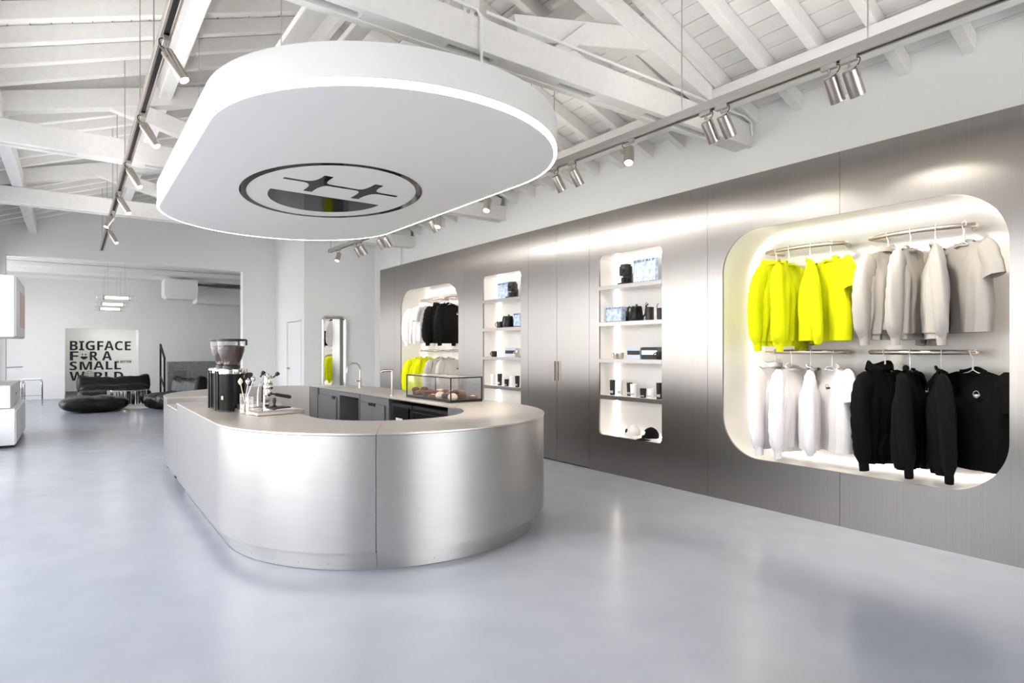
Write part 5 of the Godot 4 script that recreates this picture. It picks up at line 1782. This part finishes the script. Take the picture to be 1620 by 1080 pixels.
	obj("louvre", MB.new().box(Vector3(0, -0.5, 0.36), Vector3(0.6, 0.04, 0.02), 0.004), M.wall, t)
	obj("side_vent", MB.new().box(Vector3(-0.43, -0.3, 0), Vector3(0.02, 0.44, 0.6), 0.01), M.white, t)
	tag(obj("boxed_duct", MB.new().box(Vector3(5.4, 3.13, -21.0), Vector3(4.6, 0.5, 0.8), 0.01), M.wall), "long boxed-in white duct along the top of the lounge far wall", "duct")
	tag(obj("refrigerant_pipe", MB.new().tube([Vector3(3.0, 3.42, -20.3), Vector3(4.0, 3.4, -20.4), Vector3(7.9, 3.4, -20.45)], 0.03, 10), M.grey_front), "grey insulated pipe running from the air conditioning unit", "pipe")
	# ramp wall and handrail
	t = thing("ramp_wall", "low grey concrete ramp wall at the back of the lounge", "low wall", Vector3(0, 0, 0))
	obj("face", MB.new().box(Vector3(5.1, 0.54, -20.6), Vector3(5.6, 1.08, 0.3), 0.006), M.concrete, t)
	obj("kerb", MB.new().box(Vector3(5.1, 0.15, -20.42), Vector3(5.4, 0.3, 0.1), 0.006), M.concrete, t)
	obj("recess_box", MB.new().box(Vector3(2.62, 0.72, -20.44), Vector3(0.34, 0.17, 0.03), 0.004), M.grey_front, t)
	t = thing("hand_rail", "black steel stair rail in front of the concrete ramp wall", "railing", Vector3(0, 0, 0))
	var p1 := Vector3(2.2, 0.0, -20.3)
	var p2 := Vector3(2.2, 0.0, -21.29)
	obj("post", MB.new().bar(p1, p1 + Vector3(0, 1.18, 0), 0.05, 0.05, Vector3(0, 0, 1), 0.003), M.black, t)
	obj("post", MB.new().bar(p2 + Vector3(0, 0.1, 0), p2 + Vector3(0, 1.6, 0), 0.05, 0.05, Vector3(0, 0, 1), 0.003), M.black, t)
	obj("top_rail", MB.new().bar(p1 + Vector3(0, 1.18, 0.03), p2 + Vector3(0, 1.6, -0.03), 0.05, 0.05, Vector3.UP, 0.003), M.black, t)
	obj("mid_rail", MB.new().bar(p1 + Vector3(0, 0.3, 0), p2 + Vector3(0, 0.62, 0), 0.04, 0.04, Vector3.UP, 0.003), M.black, t)
	# bar ledge and stools
	t = thing("bar_ledge", "thin white wall ledge above the tube stools in the lounge", "ledge", Vector3(-1.55, 1.02, -18.2))
	obj("board", MB.new().prism(PackedVector2Array([Vector2(-1.04, -0.6), Vector2(-0.2, -0.6), Vector2(0.62, 0.1), Vector2(0.3, 0.6), Vector2(-1.04, 0.6)]), 0.0, 0.035, frame(Vector3.RIGHT, Vector3(0, 0, 1), Vector3.UP, Vector3.ZERO)), M.white, t)
	obj("bracket", MB.new().bar(Vector3(-1.03, -0.4, 0.3), Vector3(-0.1, 0.0, 0.3), 0.03, 0.04, Vector3.UP, 0.003), M.white, t)
	for q in [[Vector3(-1.14, 0, -18.75), "chrome tube bar stool nearer the white wall ledge"], [Vector3(-0.82, 0, -19.5), "chrome tube bar stool standing free beside the lounge wall"]]:
		t = thing("bar_stool", q[1], "stool", q[0], 0.0, "lounge bar stools")
		for s in [-1.0, 1.0]:
			obj("leg_loop", MB.new().tube([Vector3(-0.2, 0, s * 0.18), Vector3(-0.2, 0.6, s * 0.18), Vector3(-0.185, 0.655, s * 0.18), Vector3(-0.14, 0.68, s * 0.18), Vector3(0.14, 0.68, s * 0.18), Vector3(0.185, 0.655, s * 0.18), Vector3(0.2, 0.6, s * 0.18), Vector3(0.2, 0, s * 0.18)], 0.014, 10), M.chrome, t)
		obj("foot_rest", MB.new().tube([Vector3(0.2, 0.26, -0.18), Vector3(0.2, 0.26, 0.18)], 0.011, 8), M.chrome, t)
		obj("foot_rest", MB.new().tube([Vector3(-0.2, 0.26, -0.18), Vector3(0.2, 0.26, -0.18)], 0.011, 8), M.chrome, t)
		obj("seat", MB.new().box(Vector3(0, 0.69, 0), Vector3(0.36, 0.03, 0.4), 0.01), M.white, t)
	# tall mirror on the wall
	var mz := AZ
	var m0 := on_z(508, 500, mz).x
	var m1 := on_z(545.5, 500, mz).x
	var mh := on_z(526, 500.5, mz).y
	t = thing("tall_mirror", "tall mirror with a rounded polished steel frame behind the bar sink", "mirror", Vector3((m0 + m1) * 0.5, 0, mz + 0.03), deg_to_rad(-4.6))
	var w := (m1 - m0) * 0.5
	var path := []
	for p in rounded(-w + 0.02, 0.03, w - 0.02, mh - 0.02, 0.08, 6):
		path.append(Vector3(p.x, p.y, 0.045))
	path.append(path[0])
	path.append(path[1])
	obj("frame", MB.new().tube(path, 0.034, 12, false), M.chrome, t)
	obj("mirror_glass", MB.new().prism(rounded(-w + 0.03, 0.04, w - 0.03, mh - 0.03, 0.07, 6), 0.02, 0.03), M.mirror, t)
